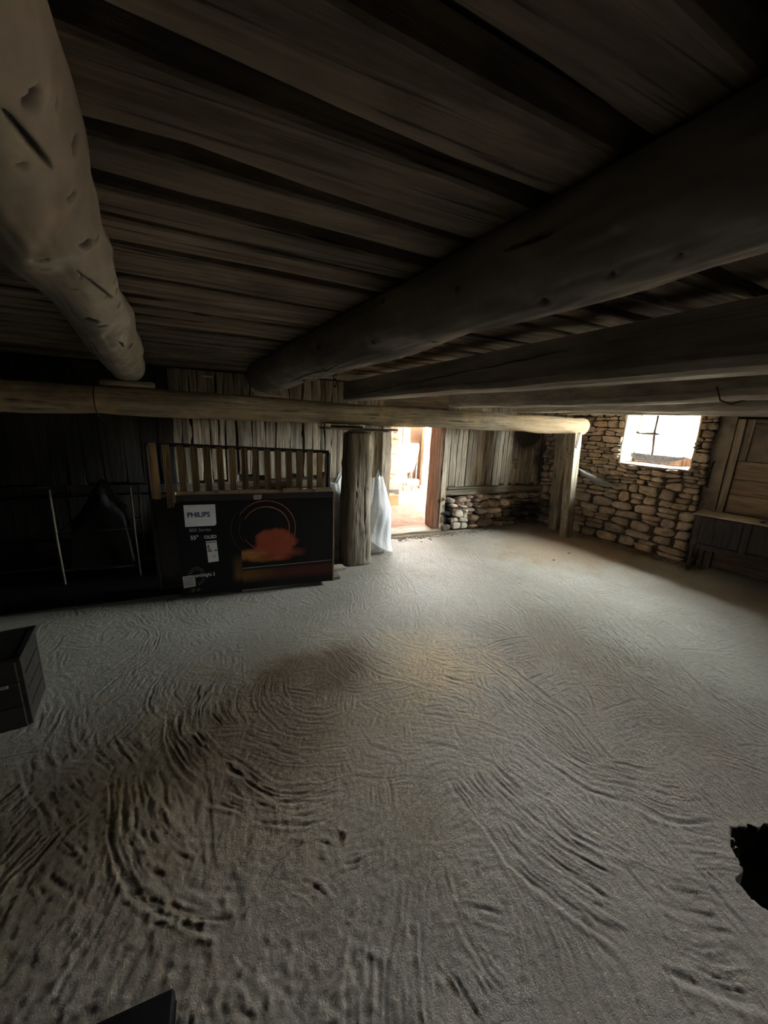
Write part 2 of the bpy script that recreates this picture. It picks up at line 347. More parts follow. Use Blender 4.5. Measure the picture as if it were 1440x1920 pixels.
def rubble(parent, P0, U, Nn, width, rows, wr, skip=None, mat_=M_stone, proud=.04, seed=1, name='stone', joint=-.001, maxn=300):
    """coursed rubble: every stone its own rounded mesh"""
    r = random.Random(seed); U = Vector(U).normalized(); Nn = Vector(Nn).normalized(); P0 = Vector(P0); cnt = 0
    zs = [rows[0][0]]
    for h, _, _ in [(a[1], 0, 0) for a in rows]: zs.append(zs[-1] + h)
    for k, (zz, h, wlo, whi) in enumerate([(zs[i], rows[i][1], rows[i][2], rows[i][3]) for i in range(len(rows))]):
        zl = lambda u: zs[k] + (n1(u * 3.7 + 5, k + seed) - .5) * .075 * (k > 0)
        zh = lambda u: zs[k + 1] + (n1(u * 3.7 + 5, k + 1 + seed) - .5) * .075
        u = -r.uniform(0, .1)
        while u < width:
            wd = r.uniform(wlo, whi); ua, ub = u, min(u + wd, width + .03); u += wd
            um, zm = (ua + ub) / 2, (zl((ua + ub) / 2) + zh((ua + ub) / 2)) / 2
            if ua < 0 : ua = 0
            if ub - ua < .03: continue
            if skip and skip(um, zm, ua, ub):
                if ua < W0 - .03 and um < (W0 + W1) / 2: ub = W0 - .002
                elif ub > W1 + .03: ua = W1 + .002
                else: continue
                um = (ua + ub) / 2
            sub = [(zl, zh)]
            if h > .085 and r.random() < .35:
                f = r.uniform(.35, .65); mid = (lambda f_: (lambda uu: zl(uu) * (1 - f_) + zh(uu) * f_))(f); sub = [(zl, mid), (mid, zh)]
            for lo, hi in sub:
                j = joint + r.random() * .004; jit = lambda: r.uniform(-.022, .022)
                c = [(ua + j + jit(), lo(ua) + j), (ub - j + jit(), lo(ub) + j), (ub - j + jit(), hi(ub) - j), (ua + j + jit(), hi(ua) - j)]
                pr = proud * r.uniform(.3, 1.25); vs = []; NN = 12; sd = r.random() * 50; tilt = (r.uniform(-.25, .25), r.uniform(-.3, .3)); e = r.uniform(2.6, 8)
                for (sc_, dep) in ((1.0, -.03), (1.0, pr * .55), (.86, pr * .92), (.5, pr)):
                    for q in range(NN):
                        a = 2 * PI * q / NN + .26; ca, sa = math.cos(a), math.sin(a)
                        rr = (abs(ca) ** e + abs(sa) ** e) ** (-1 / e) * (1 - .26 * n1(q * 1.3 % NN + sd, 3)) * sc_
                        s_, t_ = .5 + .5 * rr * ca, .5 + .5 * rr * sa
                        uu = (c[0][0] * (1 - s_) + c[1][0] * s_) * (1 - t_) + (c[3][0] * (1 - s_) + c[2][0] * s_) * t_
                        zz_ = (c[0][1] * (1 - s_) + c[1][1] * s_) * (1 - t_) + (c[3][1] * (1 - s_) + c[2][1] * s_) * t_
                        d = dep + (tilt[0] * (s_ - .5) + tilt[1] * (t_ - .5)) * pr * (dep > 0) + (n1(q * .9 + sd * 2, 7) - .5) * .022 * (dep > 0)
                        vs.append(P0 + U * uu + Vector((0, 0, zz_)) + Nn * d)
                fs = [(L * NN + q, L * NN + (q + 1) % NN, (L + 1) * NN + (q + 1) % NN, (L + 1) * NN + q) for L in range(3) for q in range(NN)]
                fs.append(tuple(3 * NN + q for q in range(NN)))
                mk(name, vs, fs, mat_, parent, True); cnt += 1
    return cnt
# stone base under the boards
rows = [(0, .13, .16, .34), (0, .10, .12, .26), (0, .11, .14, .3), (0, .10, .1, .24), (0, .10, .12, .22)]
rubble(wb, (3.14, 4.79, 0), (1, 0, 0), (0, -1, 0), 2.1, rows, None, None, M_stone, .10, 11)
rubble(wb, (-.2, 4.82, 0), (1, 0, 0), (0, -1, 0), 2.35, [(0, .14, .2, .4), (0, .15, .2, .35)], None, None, M_stone, .05, 12)
# limewashed bricks next to the door jamb
rubble(wb, (3.34, 4.70, .02), (1, 0, 0), (0, -1, 0), .24, [(0, .10, .15, .26), (0, .09, .2, .26), (0, .10, .14, .24)], None, None, M_plaster, .05, 44, 'stone')
# door frame and sill
def vpost(name, m_, parent, x0, x1, y0, y1, z0, z1, seed): 
    vs = []; fs = []; n = 18
    for i in range(n + 1):
        z = z0 + (z1 - z0) * i / n; d = lambda s: (n1(z * 5, seed + s) - .5) * .016
        vs += [(x0 + d(1), y0 + d(2), z), (x1 + d(3), y0 + d(4), z), (x1 + d(5), y1, z), (x0 + d(6), y1, z)]
    for i in range(n):
        for j in range(4): fs.append((i * 4 + j, i * 4 + (j + 1) % 4, (i + 1) * 4 + (j + 1) % 4, (i + 1) * 4 + j))
    fs += [(3, 2, 1, 0), tuple(n * 4 + j for j in range(4))]
    return mk(name, vs, fs, m_, parent)
vpost('door_jamb', M_board, wb, 2.13, 2.26, 4.74, 4.98, .0, 1.77, 1)
vpost('door_jamb', M_redwood, wb, 3.03, 3.12, 4.74, 5.0, .05, 1.77, 2)
vpost('door_jamb', M_board, wb, 3.11, 3.20, 4.735, 4.86, .0, 1.77, 3)
wavy_board('door_sill', M_hboard, wb, 2.2, 3.14, -.015, .045, 4.69, 4.98, 'xzy', 12, .005, 91)
wavy_board('door_sill', M_hboard, wb, 2.1, 3.35, -.06, .012, 4.62, 4.72, 'xzy', 12, .006, 92)
MB().box(2.19, 3.11, 4.74, 4.98, 1.75, 1.80).build('door_lintel', M_hboard, wb)

# wall_right: rubble with the window opening, P(u): from (5.20,4.84) towards (5.48,2.62)
A = Vector((5.20, 4.84, 0)); B = Vector((5.485, 2.62, 0)); U = (B - A).normalized(); NR = Vector((-U.y, U.x, 0)).normalized()
if NR.x > 0: NR = -NR
WU = (B - A).length
uy = lambda y: (4.84 - y) / (4.84 - 2.62) * WU
W0, W1, WZ0, WZ1 = uy(3.60), uy(2.76), 1.165, 1.93
def rbox(mb, u0, u1, z0, z1, d0=-.34, d1=0.0):
    p = [A + U * uu + NR * d + Vector((0, 0, z)) for z in (z0, z1) for d in (d0, d1) for uu in (u0, u1)]
    return mb.add(p, [(0, 1, 3, 2), (4, 6, 7, 5), (0, 4, 5, 1), (2, 3, 7, 6), (0, 2, 6, 4), (1, 5, 7, 3)])
wr = MB(); rbox(wr, -.3, W0, -.2, 2.135); rbox(wr, W1, WU, -.2, 2.135); rbox(wr, W0, W1, -.2, WZ0); rbox(wr, W0, W1, WZ1, 2.135)
def slant(mb, ya, yb, z0, z1, xo, th):
    xx_ = lambda y: 5.66 + (2.66 - y) * .142 + xo
    p = [(xx_(y) + d, y, z) for y in (ya, yb) for d in (0, th) for z in (z0, z1)]
    return mb.add(p, [(0, 1, 5, 4), (2, 6, 7, 3), (0, 2, 3, 1), (4, 5, 7, 6), (0, 4, 6, 2), (1, 3, 7, 5)])
VY0, VY1, VZ0, VZ1 = -.30, -.95, .70, .96      # added hole out of frame, lets in fill light
slant(wr, 2.66, VY0, -.2, 2.135, 0, .3); slant(wr, VY1, -2.9, -.2, 2.135, 0, .3); slant(wr, VY0, VY1, -.2, VZ0, 0, .3); slant(wr, VY0, VY1, VZ1, 2.135, 0, .3)
wr = wr.build('wall_right', M_mortar, None, False, 'structure')
rrows = [(0, .15, .22, .46), (0, .12, .2, .4), (0, .13, .18, .36), (0, .12, .16, .34), (0, .14, .16, .36), (0, .11, .14, .3), (0, .13, .12, .26), (0, .09, .1, .24), (0, .06, .1, .22), (0, .05, .08, .2), (0, .05, .09, .22),
         (0, .045, .1, .24), (0, .06, .1, .22), (0, .05, .08, .2), (0, .07, .12, .26), (0, .06, .1, .22), (0, .09, .12, .28), (0, .06, .1, .22), (0, .08, .12, .26), (0, .07, .1, .25), (0, .06, .1, .25), (0, .07, .1, .25)]
def wskip(um, zm, ua, ub): return zm > WZ0 - .03 and zm < WZ1 and ub > W0 - .02 and ua < W1 + .02
nst = rubble(wr, A, U, NR, WU, rrows, None, wskip, M_stone, .06, 21)
# window reveals (plastered), sill, frame, bars, glass
def quadslab(name, pts, m_, parent, th=.02):
    a, b, c, d = [Vector(p) for p in pts]; n = (b - a).cross(d - a).normalized() * th; n2 = 6; vs = []; fs = []
    for i in range(n2 + 1):
        for j in range(n2 + 1):
            s, t = i / n2, j / n2; p = (a * (1 - s) + b * s) * (1 - t) + (d * (1 - s) + c * s) * t
            k = n / th * ((n1(s * 4 + t * 3, 5) - .5) * .015); vs.append(p + k)
    m_n = len(vs); vs += [v - n for v in vs[:m_n]]
    for i in range(n2):
        for j in range(n2):
            q = (i * (n2 + 1) + j, (i + 1) * (n2 + 1) + j, (i + 1) * (n2 + 1) + j + 1, i * (n2 + 1) + j + 1); fs += [q, tuple(m_n + x for x in q[::-1])]
    for i in range(n2):
        for (a_, b_) in (((i) * (n2 + 1), (i + 1) * (n2 + 1)), ((i + 1) * (n2 + 1) + n2, i * (n2 + 1) + n2), (i + 1, i), (n2 * (n2 + 1) + i, n2 * (n2 + 1) + i + 1)):
            fs.append((b_, a_, m_n + a_, m_n + b_))
    return mk(name, vs, fs, m_, parent, True)
def WP(u, z, d): return A + U * u + NR * d + Vector((0, 0, z))
quadslab('window_reveal', [WP(W0 + .0, WZ0, .03), WP(W0 + .0, WZ1, .03), WP(W0 + .04, WZ1, -.30), WP(W0 + .04, WZ0, -.30)][::-1], M_plaster, wr)
quadslab('window_reveal', [WP(W1, WZ0, .03), WP(W1, WZ1, .03), WP(W1 - .04, WZ1, -.30), WP(W1 - .04, WZ0, -.30)], M_plaster, wr)
quadslab('window_sill', [WP(W0 - .02, WZ0 + .0, .035), WP(W1 + .02, WZ0 + .0, .035), WP(W1, WZ0 + .02, -.3), WP(W0, WZ0 + .02, -.3)], M_dplaster, wr, .03)
win = thing('window_1', None, None); del_ = None
win['kind'] = 'structure'
def wbar(name, u0, u1, z0, z1, d0, d1, m_, parent):
    mb = MB(); rbox(mb, u0, u1, z0, z1, d0, d1); return mb.build(name, m_, parent)
D0, D1 = -.30, -.26
wbar('frame_rail', W0 + .03, W1 - .03, WZ0 + .02, 1.30, D0, D1, M_redwood, win)
wbar('frame_rail', W0 + .03, W1 - .03, WZ1 - .04, WZ1, D0, D1, M_redwood, win)
wbar('frame_stile', W0 + .03, W0 + .065, 1.30, WZ1 - .04, D0, D1, M_plaster, win)
wbar('frame_stile', W1 - .065, W1 - .03, 1.30, WZ1 - .04, D0, D1, M_redwood, win)
UC = uy(3.33)
g1 = wbar('pane', W0 + .065, UC, 1.30, 1.60, -.285, -.281, M_glass, win); wbar('pane', UC, W1 - .065, 1.30, 1.60, -.285, -.281, M_glass, win)
wbar('pane', W0 + .065, UC, 1.60, WZ1 - .04, -.285, -.281, M_glass, win); wbar('pane', UC, W1 - .065, 1.60, WZ1 - .04, -.285, -.281, M_glass, win)
mb = MB(); mb.tube([WP(UC + .015, 1.2, -.22), WP(UC + .02, 1.36, -.23), WP(UC - .005, 1.6, -.24), WP(UC - .01, WZ1, -.24)], [.019, .018, .022, .019], 8); mb.build('iron_bar', M_iron, win, True)
mb = MB(); mb.tube([WP(W0 + .03, 1.60, -.24), WP(UC - .2, 1.585, -.235), WP(UC, 1.59, -.23), WP(UC + .06, 1.585, -.23)], [.016, .014, .020, .012], 8); mb.build('iron_bar', M_iron, win, True)
mb = MB(); mb.tube([WP(W0 + .005, 1.93, .05), WP(W0 + .01, 1.7, .045), WP(W0 + .03, 1.45, .03)], .004, 5); mb.build('iron_bar', M_iron, win, True)
# cobwebs
def hammock(name, label, pts_top, sag_pts, lbl=None, cat='cobweb'):
    n = 22; vs = []; fs = []
    a, b = [Vector(p) for p in pts_top]; m = Vector(sag_pts)
    for i in range(n + 1):
        t = i / n; top = a.lerp(b, t) + Vector((0, 0, -.015 * math.sin(PI * t)))
        low = a * (1 - t) ** 2 + m * 2 * t * (1 - t) + b * t * t
        for j in range(5):
            s = j / 4; p = top.lerp(low, s) + Vector((-.02 * math.sin(PI * s), 0, (n1(i * .7 + j, 2) - .5) * .008)); vs.append(p)
    for i in range(n):
        for j in range(4): fs.append((i * 5 + j, (i + 1) * 5 + j, (i + 1) * 5 + j + 1, i * 5 + j + 1))
    return tag(mk(name, vs, fs, M_web, None, True), label, cat)
hammock('cobweb', 'dusty white cobweb hammock hanging below the small barred window', (WP(W0 - .03, 1.345, .05), WP(W1 + .0, 1.335, .05)), WP((W0 + W1) / 2 + .03, 1.10, .03))
hammock('cobweb', 'grey cobweb strung from the squared corner post to the rubble wall', ((4.90, 3.90, 1.06), WP(uy(3.5), .84, .06)), (5.10, 3.72, .74))
# plastered pier, door and boards on the right of the stone wall
vpost('plaster_pier', M_dplaster, wr, 5.55, 5.70, 2.44, 2.70, -.02, 2.07, 9)
dr = thing('door_1', None, None, (5.6, 2.44, 0)); dr['kind'] = 'structure'; dr.rotation_euler = (0, 0, math.radians(7.5))
def dbox(name, y0, y1, z0, z1, x0, x1, m_, b=.004): return MB().box(x0, x1, y0, y1, z0, z1, None, b).build(name, m_, dr)
dbox('door_post', -.075, -.005, .0, 1.80, -.05, .05, M_doorv)
dbox('stile', -.15, -.08, 1.335, 1.80, -.03, .02, M_doorv)
dbox('stile', -.75, -.68, 1.335, 1.80, -.03, .02, M_doorv)
dbox('top_rail', -.68, -.15, 1.72, 1.80, -.025, .02, M_doorw)
dbox('glazing_panel', -.68, -.15, 1.335, 1.72, -.005, .01, M_dplaster, 0)
for z0, z1 in ((1.125, 1.33), (.945, 1.12), (.72, .94), (.50, .715), (.28, .495), (.03, .275)): dbox('board', -1.0, -.08, z0, z1, -.025, .02, M_doorw, .008)
dbox('door_post', -1.08, -1.0, .0, 1.80, -.05, .05, M_doorv)
mb = MB(); mb.tube([(-.06, .12, 1.30), (-.09, .12, 1.28), (-.10, .125, 1.1), (-.09, .13, 1.0), (-.06, .13, .99)], .011, 6); mb.build('iron_hasp', M_iron, dr, True)
bb = MB(); slant(bb, 1.37, VY0, 0, 2.07, -.09, .085); slant(bb, VY1, -2.7, 0, 2.07, -.09, .085); slant(bb, VY0, VY1, 0, VZ0, -.09, .085); slant(bb, VY0, VY1, VZ1, 2.07, -.09, .085)
bb.build('boarding', M_dplaster, wr)

# ------------------------------------------------------------------ floor with trowel sweeps as real relief
def floor_mesh():
    xs = np.concatenate([np.arange(-3.1, -1.35, .03), np.arange(-1.35, 3.0, .0055), np.arange(3.0, 5.75, .012)])
    ys = np.concatenate([np.arange(-2.7, .15, .05), np.arange(.15, 2.1, .0053), np.arange(2.1, 3.1, .008), np.arange(3.1, 4.88, .011)])
    X, Y = np.meshgrid(xs, ys); H = (vn(X * 30, Y * 30, 1) - .5) * .002
    r = np.random.default_rng(5)
    S = []
    for _ in range(900):
        cx, cy = r.uniform(-2.2, 5.6), r.uniform(-.3, 4.8); R = r.uniform(.25, 1.0); wd = r.uniform(.14, .42)
        S.append((cx, cy, R, wd, r.uniform(0, 2 * PI), r.uniform(.45, 1.2), r.uniform(.0018, .0034)))
    # the big loops one can follow in the photograph: (cx, cy, radius, width, mid angle, half span, height)
    S += [(.40, 2.45, 1.25, .3, PI * 1.13, .35, .0045), (.45, 1.80, .85, .28, PI * 1.17, .5, .0055), (.02, 2.27, .60, .26, PI * 1.08, .75, .0055), (.05, 2.3, .38, .2, PI * 1.1, .7, .004),
          (.2, 2.95, .58, .2, PI * 1.5, .8, .004), (.3, 3.0, 3.0, .5, -.3, .35, .003), (.3, 3.0, 2.4, .5, -.35, .35, .003), (.6, 1.4, 1.1, .4, .0, .45, .0045),
          (2.1, 1.15, 1.0, .45, PI * 1.15, .5, .0055), (2.2, 1.3, .65, .35, PI * 1.2, .6, .0045), (.55, 2.05, .30, .24, PI * 1.2, 1.2, .004), (.55, 2.05, .52, .22, PI * 1.22, 1.1, .0045),
          (.55, 2.05, .76, .26, PI * 1.18, .95, .006), (-.1, 1.3, .7, .3, PI, .5, .005), (.9, 2.3, .45, .3, -1.5, .7, .004), (1.6, 2.5, .7, .35, PI * 1.2, .5, .004)]
    for k, (cx, cy, R, wd, am, ah, amp) in enumerate(S):
        i0, i1 = np.searchsorted(xs, [cx - R - wd, cx + R + wd]); j0, j1 = np.searchsorted(ys, [cy - R - wd, cy + R + wd])
        if i1 - i0 < 3 or j1 - j0 < 3: continue
        x = X[j0:j1, i0:i1] - cx; y = Y[j0:j1, i0:i1] - cy; rr = np.hypot(x, y)
        th = np.arctan2(y, x) - am; th = (th + PI) % (2 * PI) - PI
        wob = (vn(x * 5, y * 5, k % 17) - .5) * .07 + (vn(x * 22, y * 22, k % 11) - .5) * .010 + (vn(x * 60, y * 60, k % 7) - .5) * .003; q = (rr + wob - R) / wd
        m = np.clip((.5 - np.abs(q)) * 6, 0, 1) * np.clip((ah - np.abs(th)) * R / .06, 0, 1)
        m *= np.clip(vn(x * 7, y * 7, k % 13) * 3.0 - .5, 0, 1)
        f = (66 + (k * 37 % 28)) if k < 900 else 66 + k % 5 * 4
        a = vn((rr + wob) * f, th * R * 9, k % 29); b = vn((rr + wob) * f * 2.1, th * R * 11, k % 23)
        amp = amp * 1.05 if k < 900 else amp * .78
        new = (1 - np.abs(2 * a - 1)) ** 1.2 * amp + (b - .5) * amp * .7
        new = new + np.exp(-((q - .46) / .04) ** 2) * amp * 1.5 - np.exp(-((q - .41) / .03) ** 2) * amp * 1.2
        Hs = H[j0:j1, i0:i1]; H[j0:j1, i0:i1] = Hs * (1 - m) + new * m
    H += (vn(X * 1.1, Y * 1.1, 9) - .5) * .02 + (vn(X * 75, Y * 75, 4) - .5) * .0018
    rough = np.clip(1.3 - np.hypot(X + .3, Y - .5), 0, 1); H += rough * .8 * (((vn(X * 48, Y * 48, 6)) ** 2 * .007 + (vn(X * 20, Y * 20, 2) - .5) * .003))
    # pit at the right edge of the frame, ragged lip
    px_, py_ = 1.99, .30; d = np.hypot((X - px_) / 1.25, Y - py_) + (vn(X * 14, Y * 14, 7) - .5) * .07 + (vn(X * 45, Y * 45, 8) - .5) * .04
    pit = np.clip((.195 - d) / .02, 0, 1); H = H * (1 - pit) - pit * .15
    H[Y > 4.6] -= .01
    nx, ny = len(xs), len(ys); co = np.empty((nx * ny, 3), np.float32); co[:, 0] = X.ravel(); co[:, 1] = Y.ravel(); co[:, 2] = H.ravel()
    idx = np.arange(nx * ny).reshape(ny, nx); q = np.stack([idx[:-1, :-1], idx[:-1, 1:], idx[1:, 1:], idx[1:, :-1]], -1).reshape(-1, 4)
    me = bpy.data.meshes.new('floor'); me.vertices.add(nx * ny); me.vertices.foreach_set('co', co.ravel())
    me.loops.add(q.size); me.loops.foreach_set('vertex_index', q.ravel().astype(np.int32)); me.polygons.add(len(q))
    me.polygons.foreach_set('loop_start', np.arange(0, q.size, 4, dtype=np.int32)); me.polygons.foreach_set('loop_total', np.full(len(q), 4, np.int32))
    pm = (pit[:-1, :-1].ravel() > .15).astype(np.int32)
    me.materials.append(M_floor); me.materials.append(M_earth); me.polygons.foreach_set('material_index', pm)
    me.polygons.foreach_set('use_smooth', np.ones(len(q), bool)); me.update(); me.validate()
    o = bpy.data.objects.new('floor', me); C.objects.link(o); o['kind'] = 'structure'
    return o
floor_mesh()
MB().box(-3.3, 6.9, -3.0, 5.0, -.3, -.19).box(5.70, 6.9, -3.0, 5.0, -.19, -.004).build('floor_base', M_earth, None, False, 'structure')

# ------------------------------------------------------------------ timbers
def log(name, P, D, L, rfun, mat_, label, seed, knots=(), cracks=(), zclip=None, cat='log', nt_=140, step=.015, square=0, amp=.012, parent=None):
    """log from P along D; local frame e1 (sideways), e2 (up); theta 0 = e1"""
    D = Vector(D).normalized(); up = Vector((0, 0, 1)) if abs(D.z) < .8 else Vector((0, -1, 0))
    e1 = D.cross(up).normalized(); e2 = e1.cross(D).normalized()
    n = int(L / step) + 1; T = np.linspace(0, L, n); TH = np.linspace(0, 2 * PI, nt_, endpoint=False); t, th = np.meshgrid(T, TH, indexing='ij')
    R = np.vectorize(rfun)(t)
    if square: R = R * (np.abs(np.cos(th)) ** square + np.abs(np.sin(th)) ** square) ** (-1 / square)
    cs, sn = np.cos(th), np.sin(th)
    R = R + (vn(t * 2.2 + cs * 1.1, sn * 1.1 + t * .6, seed) - .5) * amp * 2.2 + (vn(t * 9 + cs * 3, sn * 3 + t, seed + 1) - .5) * amp * .5
    R = R + (vn(t * 3.1 + 4, cs * 8 + sn * 5, seed + 2) - .5) * amp * .25
    M = np.zeros_like(R)
    for (kt, kth, ks) in knots:
        dd = np.hypot((t - kt), (((th - kth + PI) % (2 * PI)) - PI) * R); ks = ks * (1.7 if nt_ > 145 else 1.2); R += np.exp(-(dd / (ks * 1.6)) ** 2) * ks * .30
        rag = dd * (1 + .5 * (vn(t * 60, th * 9, seed + 5) - .5)); pit = np.clip((ks * .55 - rag) / .006, 0, 1); R -= pit * .008; M = np.maximum(M, pit * .9)
    for (t0, t1, th0, th1, wd) in cracks:
        s = np.clip((t - t0) / (t1 - t0), 0, 1); tc = th0 + (th1 - th0) * s + (vn(t * 4, t * 0, seed + 6) - .5) * .12
        dd = np.abs(((th - tc + PI) % (2 * PI)) - PI) * R; inside = (t > t0) & (t < t1); taper = np.sin(PI * s) ** .4
        g = np.clip(1 - dd / (wd * taper + 1e-4), 0, 1) * inside; R -= g * .02; M = np.maximum(M, np.clip(g * 1.6, 0, 1))
    P = np.array(P); e1n, e2n, Dn = np.array(e1), np.array(e2), np.array(D)
    V = P + t[..., None] * Dn + (R * cs)[..., None] * e1n + (R * sn)[..., None] * e2n
    if zclip is not None: V[..., 2] = np.minimum(V[..., 2], zclip)
    V = V.reshape(-1, 3); fs = []
    for i in range(n - 1):
        a = i * nt_
        fs += [(a + k, a + (k + 1) % nt_, a + nt_ + (k + 1) % nt_, a + nt_ + k) for k in range(nt_)]
    m = len(V); V = np.vstack([V, V[:nt_].mean(0)[None] - .012 * Dn, V[-nt_:].mean(0)[None] + .012 * Dn]); MM = np.concatenate([M.ravel(), [0, 0]])
    fs += [(m, (k + 1) % nt_, k) for k in range(nt_)]; b = (n - 1) * nt_; fs += [(m + 1, b + k, b + (k + 1) % nt_) for k in range(nt_)]
    o = mk(name, V, fs, mat_, parent, True, None, MM)
    if label: tag(o, label, cat)
    return o
rk = random.Random(5)
def taper(L, r0, r1, e=.05):
    def f(t):
        r = r0 + (r1 - r0) * t / L
        for d in (t, L - t):
            if d < e: r *= math.sqrt(max(.15, 1 - ((e - d) / e) ** 2 * .5))
        return r
    return f
# girder across the room
gL = 8.0
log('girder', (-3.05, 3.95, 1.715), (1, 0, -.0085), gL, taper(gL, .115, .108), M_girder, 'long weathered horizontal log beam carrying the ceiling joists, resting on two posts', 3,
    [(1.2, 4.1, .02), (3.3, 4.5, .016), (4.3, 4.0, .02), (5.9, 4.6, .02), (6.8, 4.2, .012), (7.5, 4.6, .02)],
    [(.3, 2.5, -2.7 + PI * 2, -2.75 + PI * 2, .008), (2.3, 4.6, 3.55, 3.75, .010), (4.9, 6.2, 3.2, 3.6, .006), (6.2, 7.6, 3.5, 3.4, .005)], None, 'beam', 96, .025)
# two round joists
def joist(y_end, x0, z0, sx, sz, r0, rs, label, seed, knots, cracks, m_):
    L = y_end + 2.6; D = Vector((sx, -1, sz)); P = Vector((x0 - sx * (y_end - 3.95), y_end, z0))
    return log('ceiling_log', P, D, L, lambda t: max(r0 - rs * t, .095) * (math.sqrt(max(.3, 1 - ((.06 - t) / .06) ** 2 * .6)) if t < .06 else 1), m_, label, seed, knots, cracks, 2.066, 'log', 210, .0095, 0, .013)
kn = [(3.537, 3.93, .016), (3.468, 3.55, .008), (3.366, 3.41, .014), (3.438, 4.25, .008), (3.292, 3.82, .013), (3.117, 3.89, .017), (3.10, 3.66, .012), (2.882, 3.23, .018), (2.79, 3.52, .014), (2.715, 3.59, .014),
      (2.95, 4.23, .010), (2.743, 3.95, .009), (2.60, 3.70, .014), (2.869, 4.53, .012), (2.574, 4.56, .020), (2.50, 4.45, .022), (2.268, 3.73, .018), (1.818, 3.83, .020), (1.26, 3.5, .022), (3.03, 4.8, .012), (3.105, 4.7, .016), (1.5, 4.5, .02), (2.1, 4.2, .012)]
joist(4.06, -.58, 1.996, .108, .004, .139, .012, 'pale peeled round log joist on the left, knotty, with a long drying crack', 31, kn,
      [(2.70, 3.0, 3.83, 4.243, .004), (3.392, 3.535, 3.915, 4.11, .0055), (1.9, 2.15, 4.1, 4.2, .007)], M_log)
kn = [(3.523, 5.197, .010), (3.374, 5.119, .013), (2.919, 4.929, .022), (2.756, .134, .014), (3.148, 5.924, .010), (2.1, 5.99, .014), (3.63, 5.13, .008), (2.617, 5.507, .012), (2.0, 5.2, .02), (1.5, 4.9, .02)]
joist(4.06, .522, 2.0, .063, .006, .159, .014, 'thick dark round log joist in the middle with a hanging chain', 41, kn,
      [(3.31, 3.44, 6.27, 6.13, .004), (1.2, 2.2, 5.1, 5.2, .004)], M_log2)
def sqbeam(P0, P1, wd, h0, h1, label, seed, cracks=(), rag=.006, m_=M_beam, grp=None):
    """hewn beam; P = left bottom edge, x width wd, z from h0 to h1"""
    P0, P1 = Vector(P0), Vector(P1); n = 120; vs = []; fs = []; mks = []
    prof = []
    for s in range(6): prof.append((0, 1 - s / 5, 0))
    for s in range(1, 5): prof.append((s / 4, 0, 0))
    for s in range(1, 6): prof.append((1, s / 5, 0))
    for s in range(1, 4): prof.append((1 - s / 4, 1, 0))
    K = len(prof); rd = .016
    for i in range(n + 1):
        t = i / n; P = P0.lerp(P1, t); L = t * (P1 - P0).length
        for j, (a, b, _) in enumerate(prof):
            w_ = (n1(L * 2.1, seed) - .5) * rag * 2 + (n1(L * 7, seed + 1) - .5) * rag
            x = a * wd; z = h0 + b * (h1 - h0)
            if b == 0 and a in (0, 1): z += rd * .6; x += rd * .6 * (1 if a == 0 else -1)
            if b <= .21: z += w_ * (1.6 if a in (0, 1) else 1)
            x += (n1(L * 3 + j, seed + 3) - .5) * .006; mm = 0
            vs.append((P.x + x, P.y, z)); mks.append(mm)
    for i in range(n):
        for j in range(K): fs.append((i * K + j, i * K + (j + 1) % K, (i + 1) * K + (j + 1) % K, (i + 1) * K + j))
    fs += [tuple(range(K))[::-1], tuple(n * K + j for j in range(K))]
    o = mk('ceiling_beam', vs, fs, m_, None, False, None, mks)
    tag(o, label, 'beam')
    return o
b3 = sqbeam((1.34, 4.06, 0), (1.34, -2.6, 0), .19, 1.815, 2.0, 'squared sawn ceiling beam with a long split along its left face', 51, rag=.003)
# the split is a separate sliver-shaped recess lip on the left face
mb = MB()
for (ya, yb, za, zb) in ((3.5, 2.5, 1.858, 1.905), (2.55, 1.75, 1.895, 1.925), (1.8, 1.2, 1.92, 1.945)):
    mb.tube([(1.339, ya + (yb - ya) * k / 8, za + (zb - za) * k / 8 + .003 * math.sin(k * 2.1)) for k in range(9)], [.0008 + .0028 * math.sin(PI * k / 8) for k in range(9)], 5)
mb.build('split', M_darkwood, b3)
sqbeam((2.68, 4.06, 0), (1.80, -2.6, 0), .22, 1.80, 2.0, 'rough hewn grey ceiling beam with a bent wire loop on its underside', 52, rag=.008)
sqbeam((3.68, 4.06, 0), (3.12, -2.6, 0), .22, 1.795, 1.98, 'rough waney ceiling beam between the wired beam and the one at the window', 53, rag=.009)
sqbeam((4.50, 4.06, 0), (4.25, -2.6, 0), .20, 1.80, 1.98, 'pale edged ceiling beam running just above the top of the window', 54, rag=.006)
# packing blocks on the girder
def block(x0, x1, z0, z1, y0, label, nm='packing_block', ry=0):
    o = MB().box(-(x1 - x0) / 2, (x1 - x0) / 2, -.07, .07, -(z1 - z0) / 2, (z1 - z0) / 2, None, .006).build(nm, M_hboard); o.location = ((x0 + x1) / 2, y0, (z0 + z1) / 2); o.rotation_euler = (0, ry, 0)
    return tag(o, label, 'block')
block(-.76, -.39, 1.818, 1.858, 3.90, 'pale wooden packing block between girder and the left round log')
block(.40, .66, 1.800, 1.836, 3.88, 'short packing block under the end of the thick middle log')
# head board on the post
hb = thing('post_cap', 'thin wide boards laid over the thick post, under the girder', 'board', (1.46, 3.88, 1.52))
MB().box(-.40, .42, -.10, .10, 0, .018, None, .003).build('cap_board', M_hboard, hb)
MB().box(-.28, .02, -.08, .10, .018, .036, None, .003).build('shim', M_darkwood, hb)
MB().box(-.10, .30, -.11, .03, -.018, 0, None, .003).build('shim', M_hboard, hb)
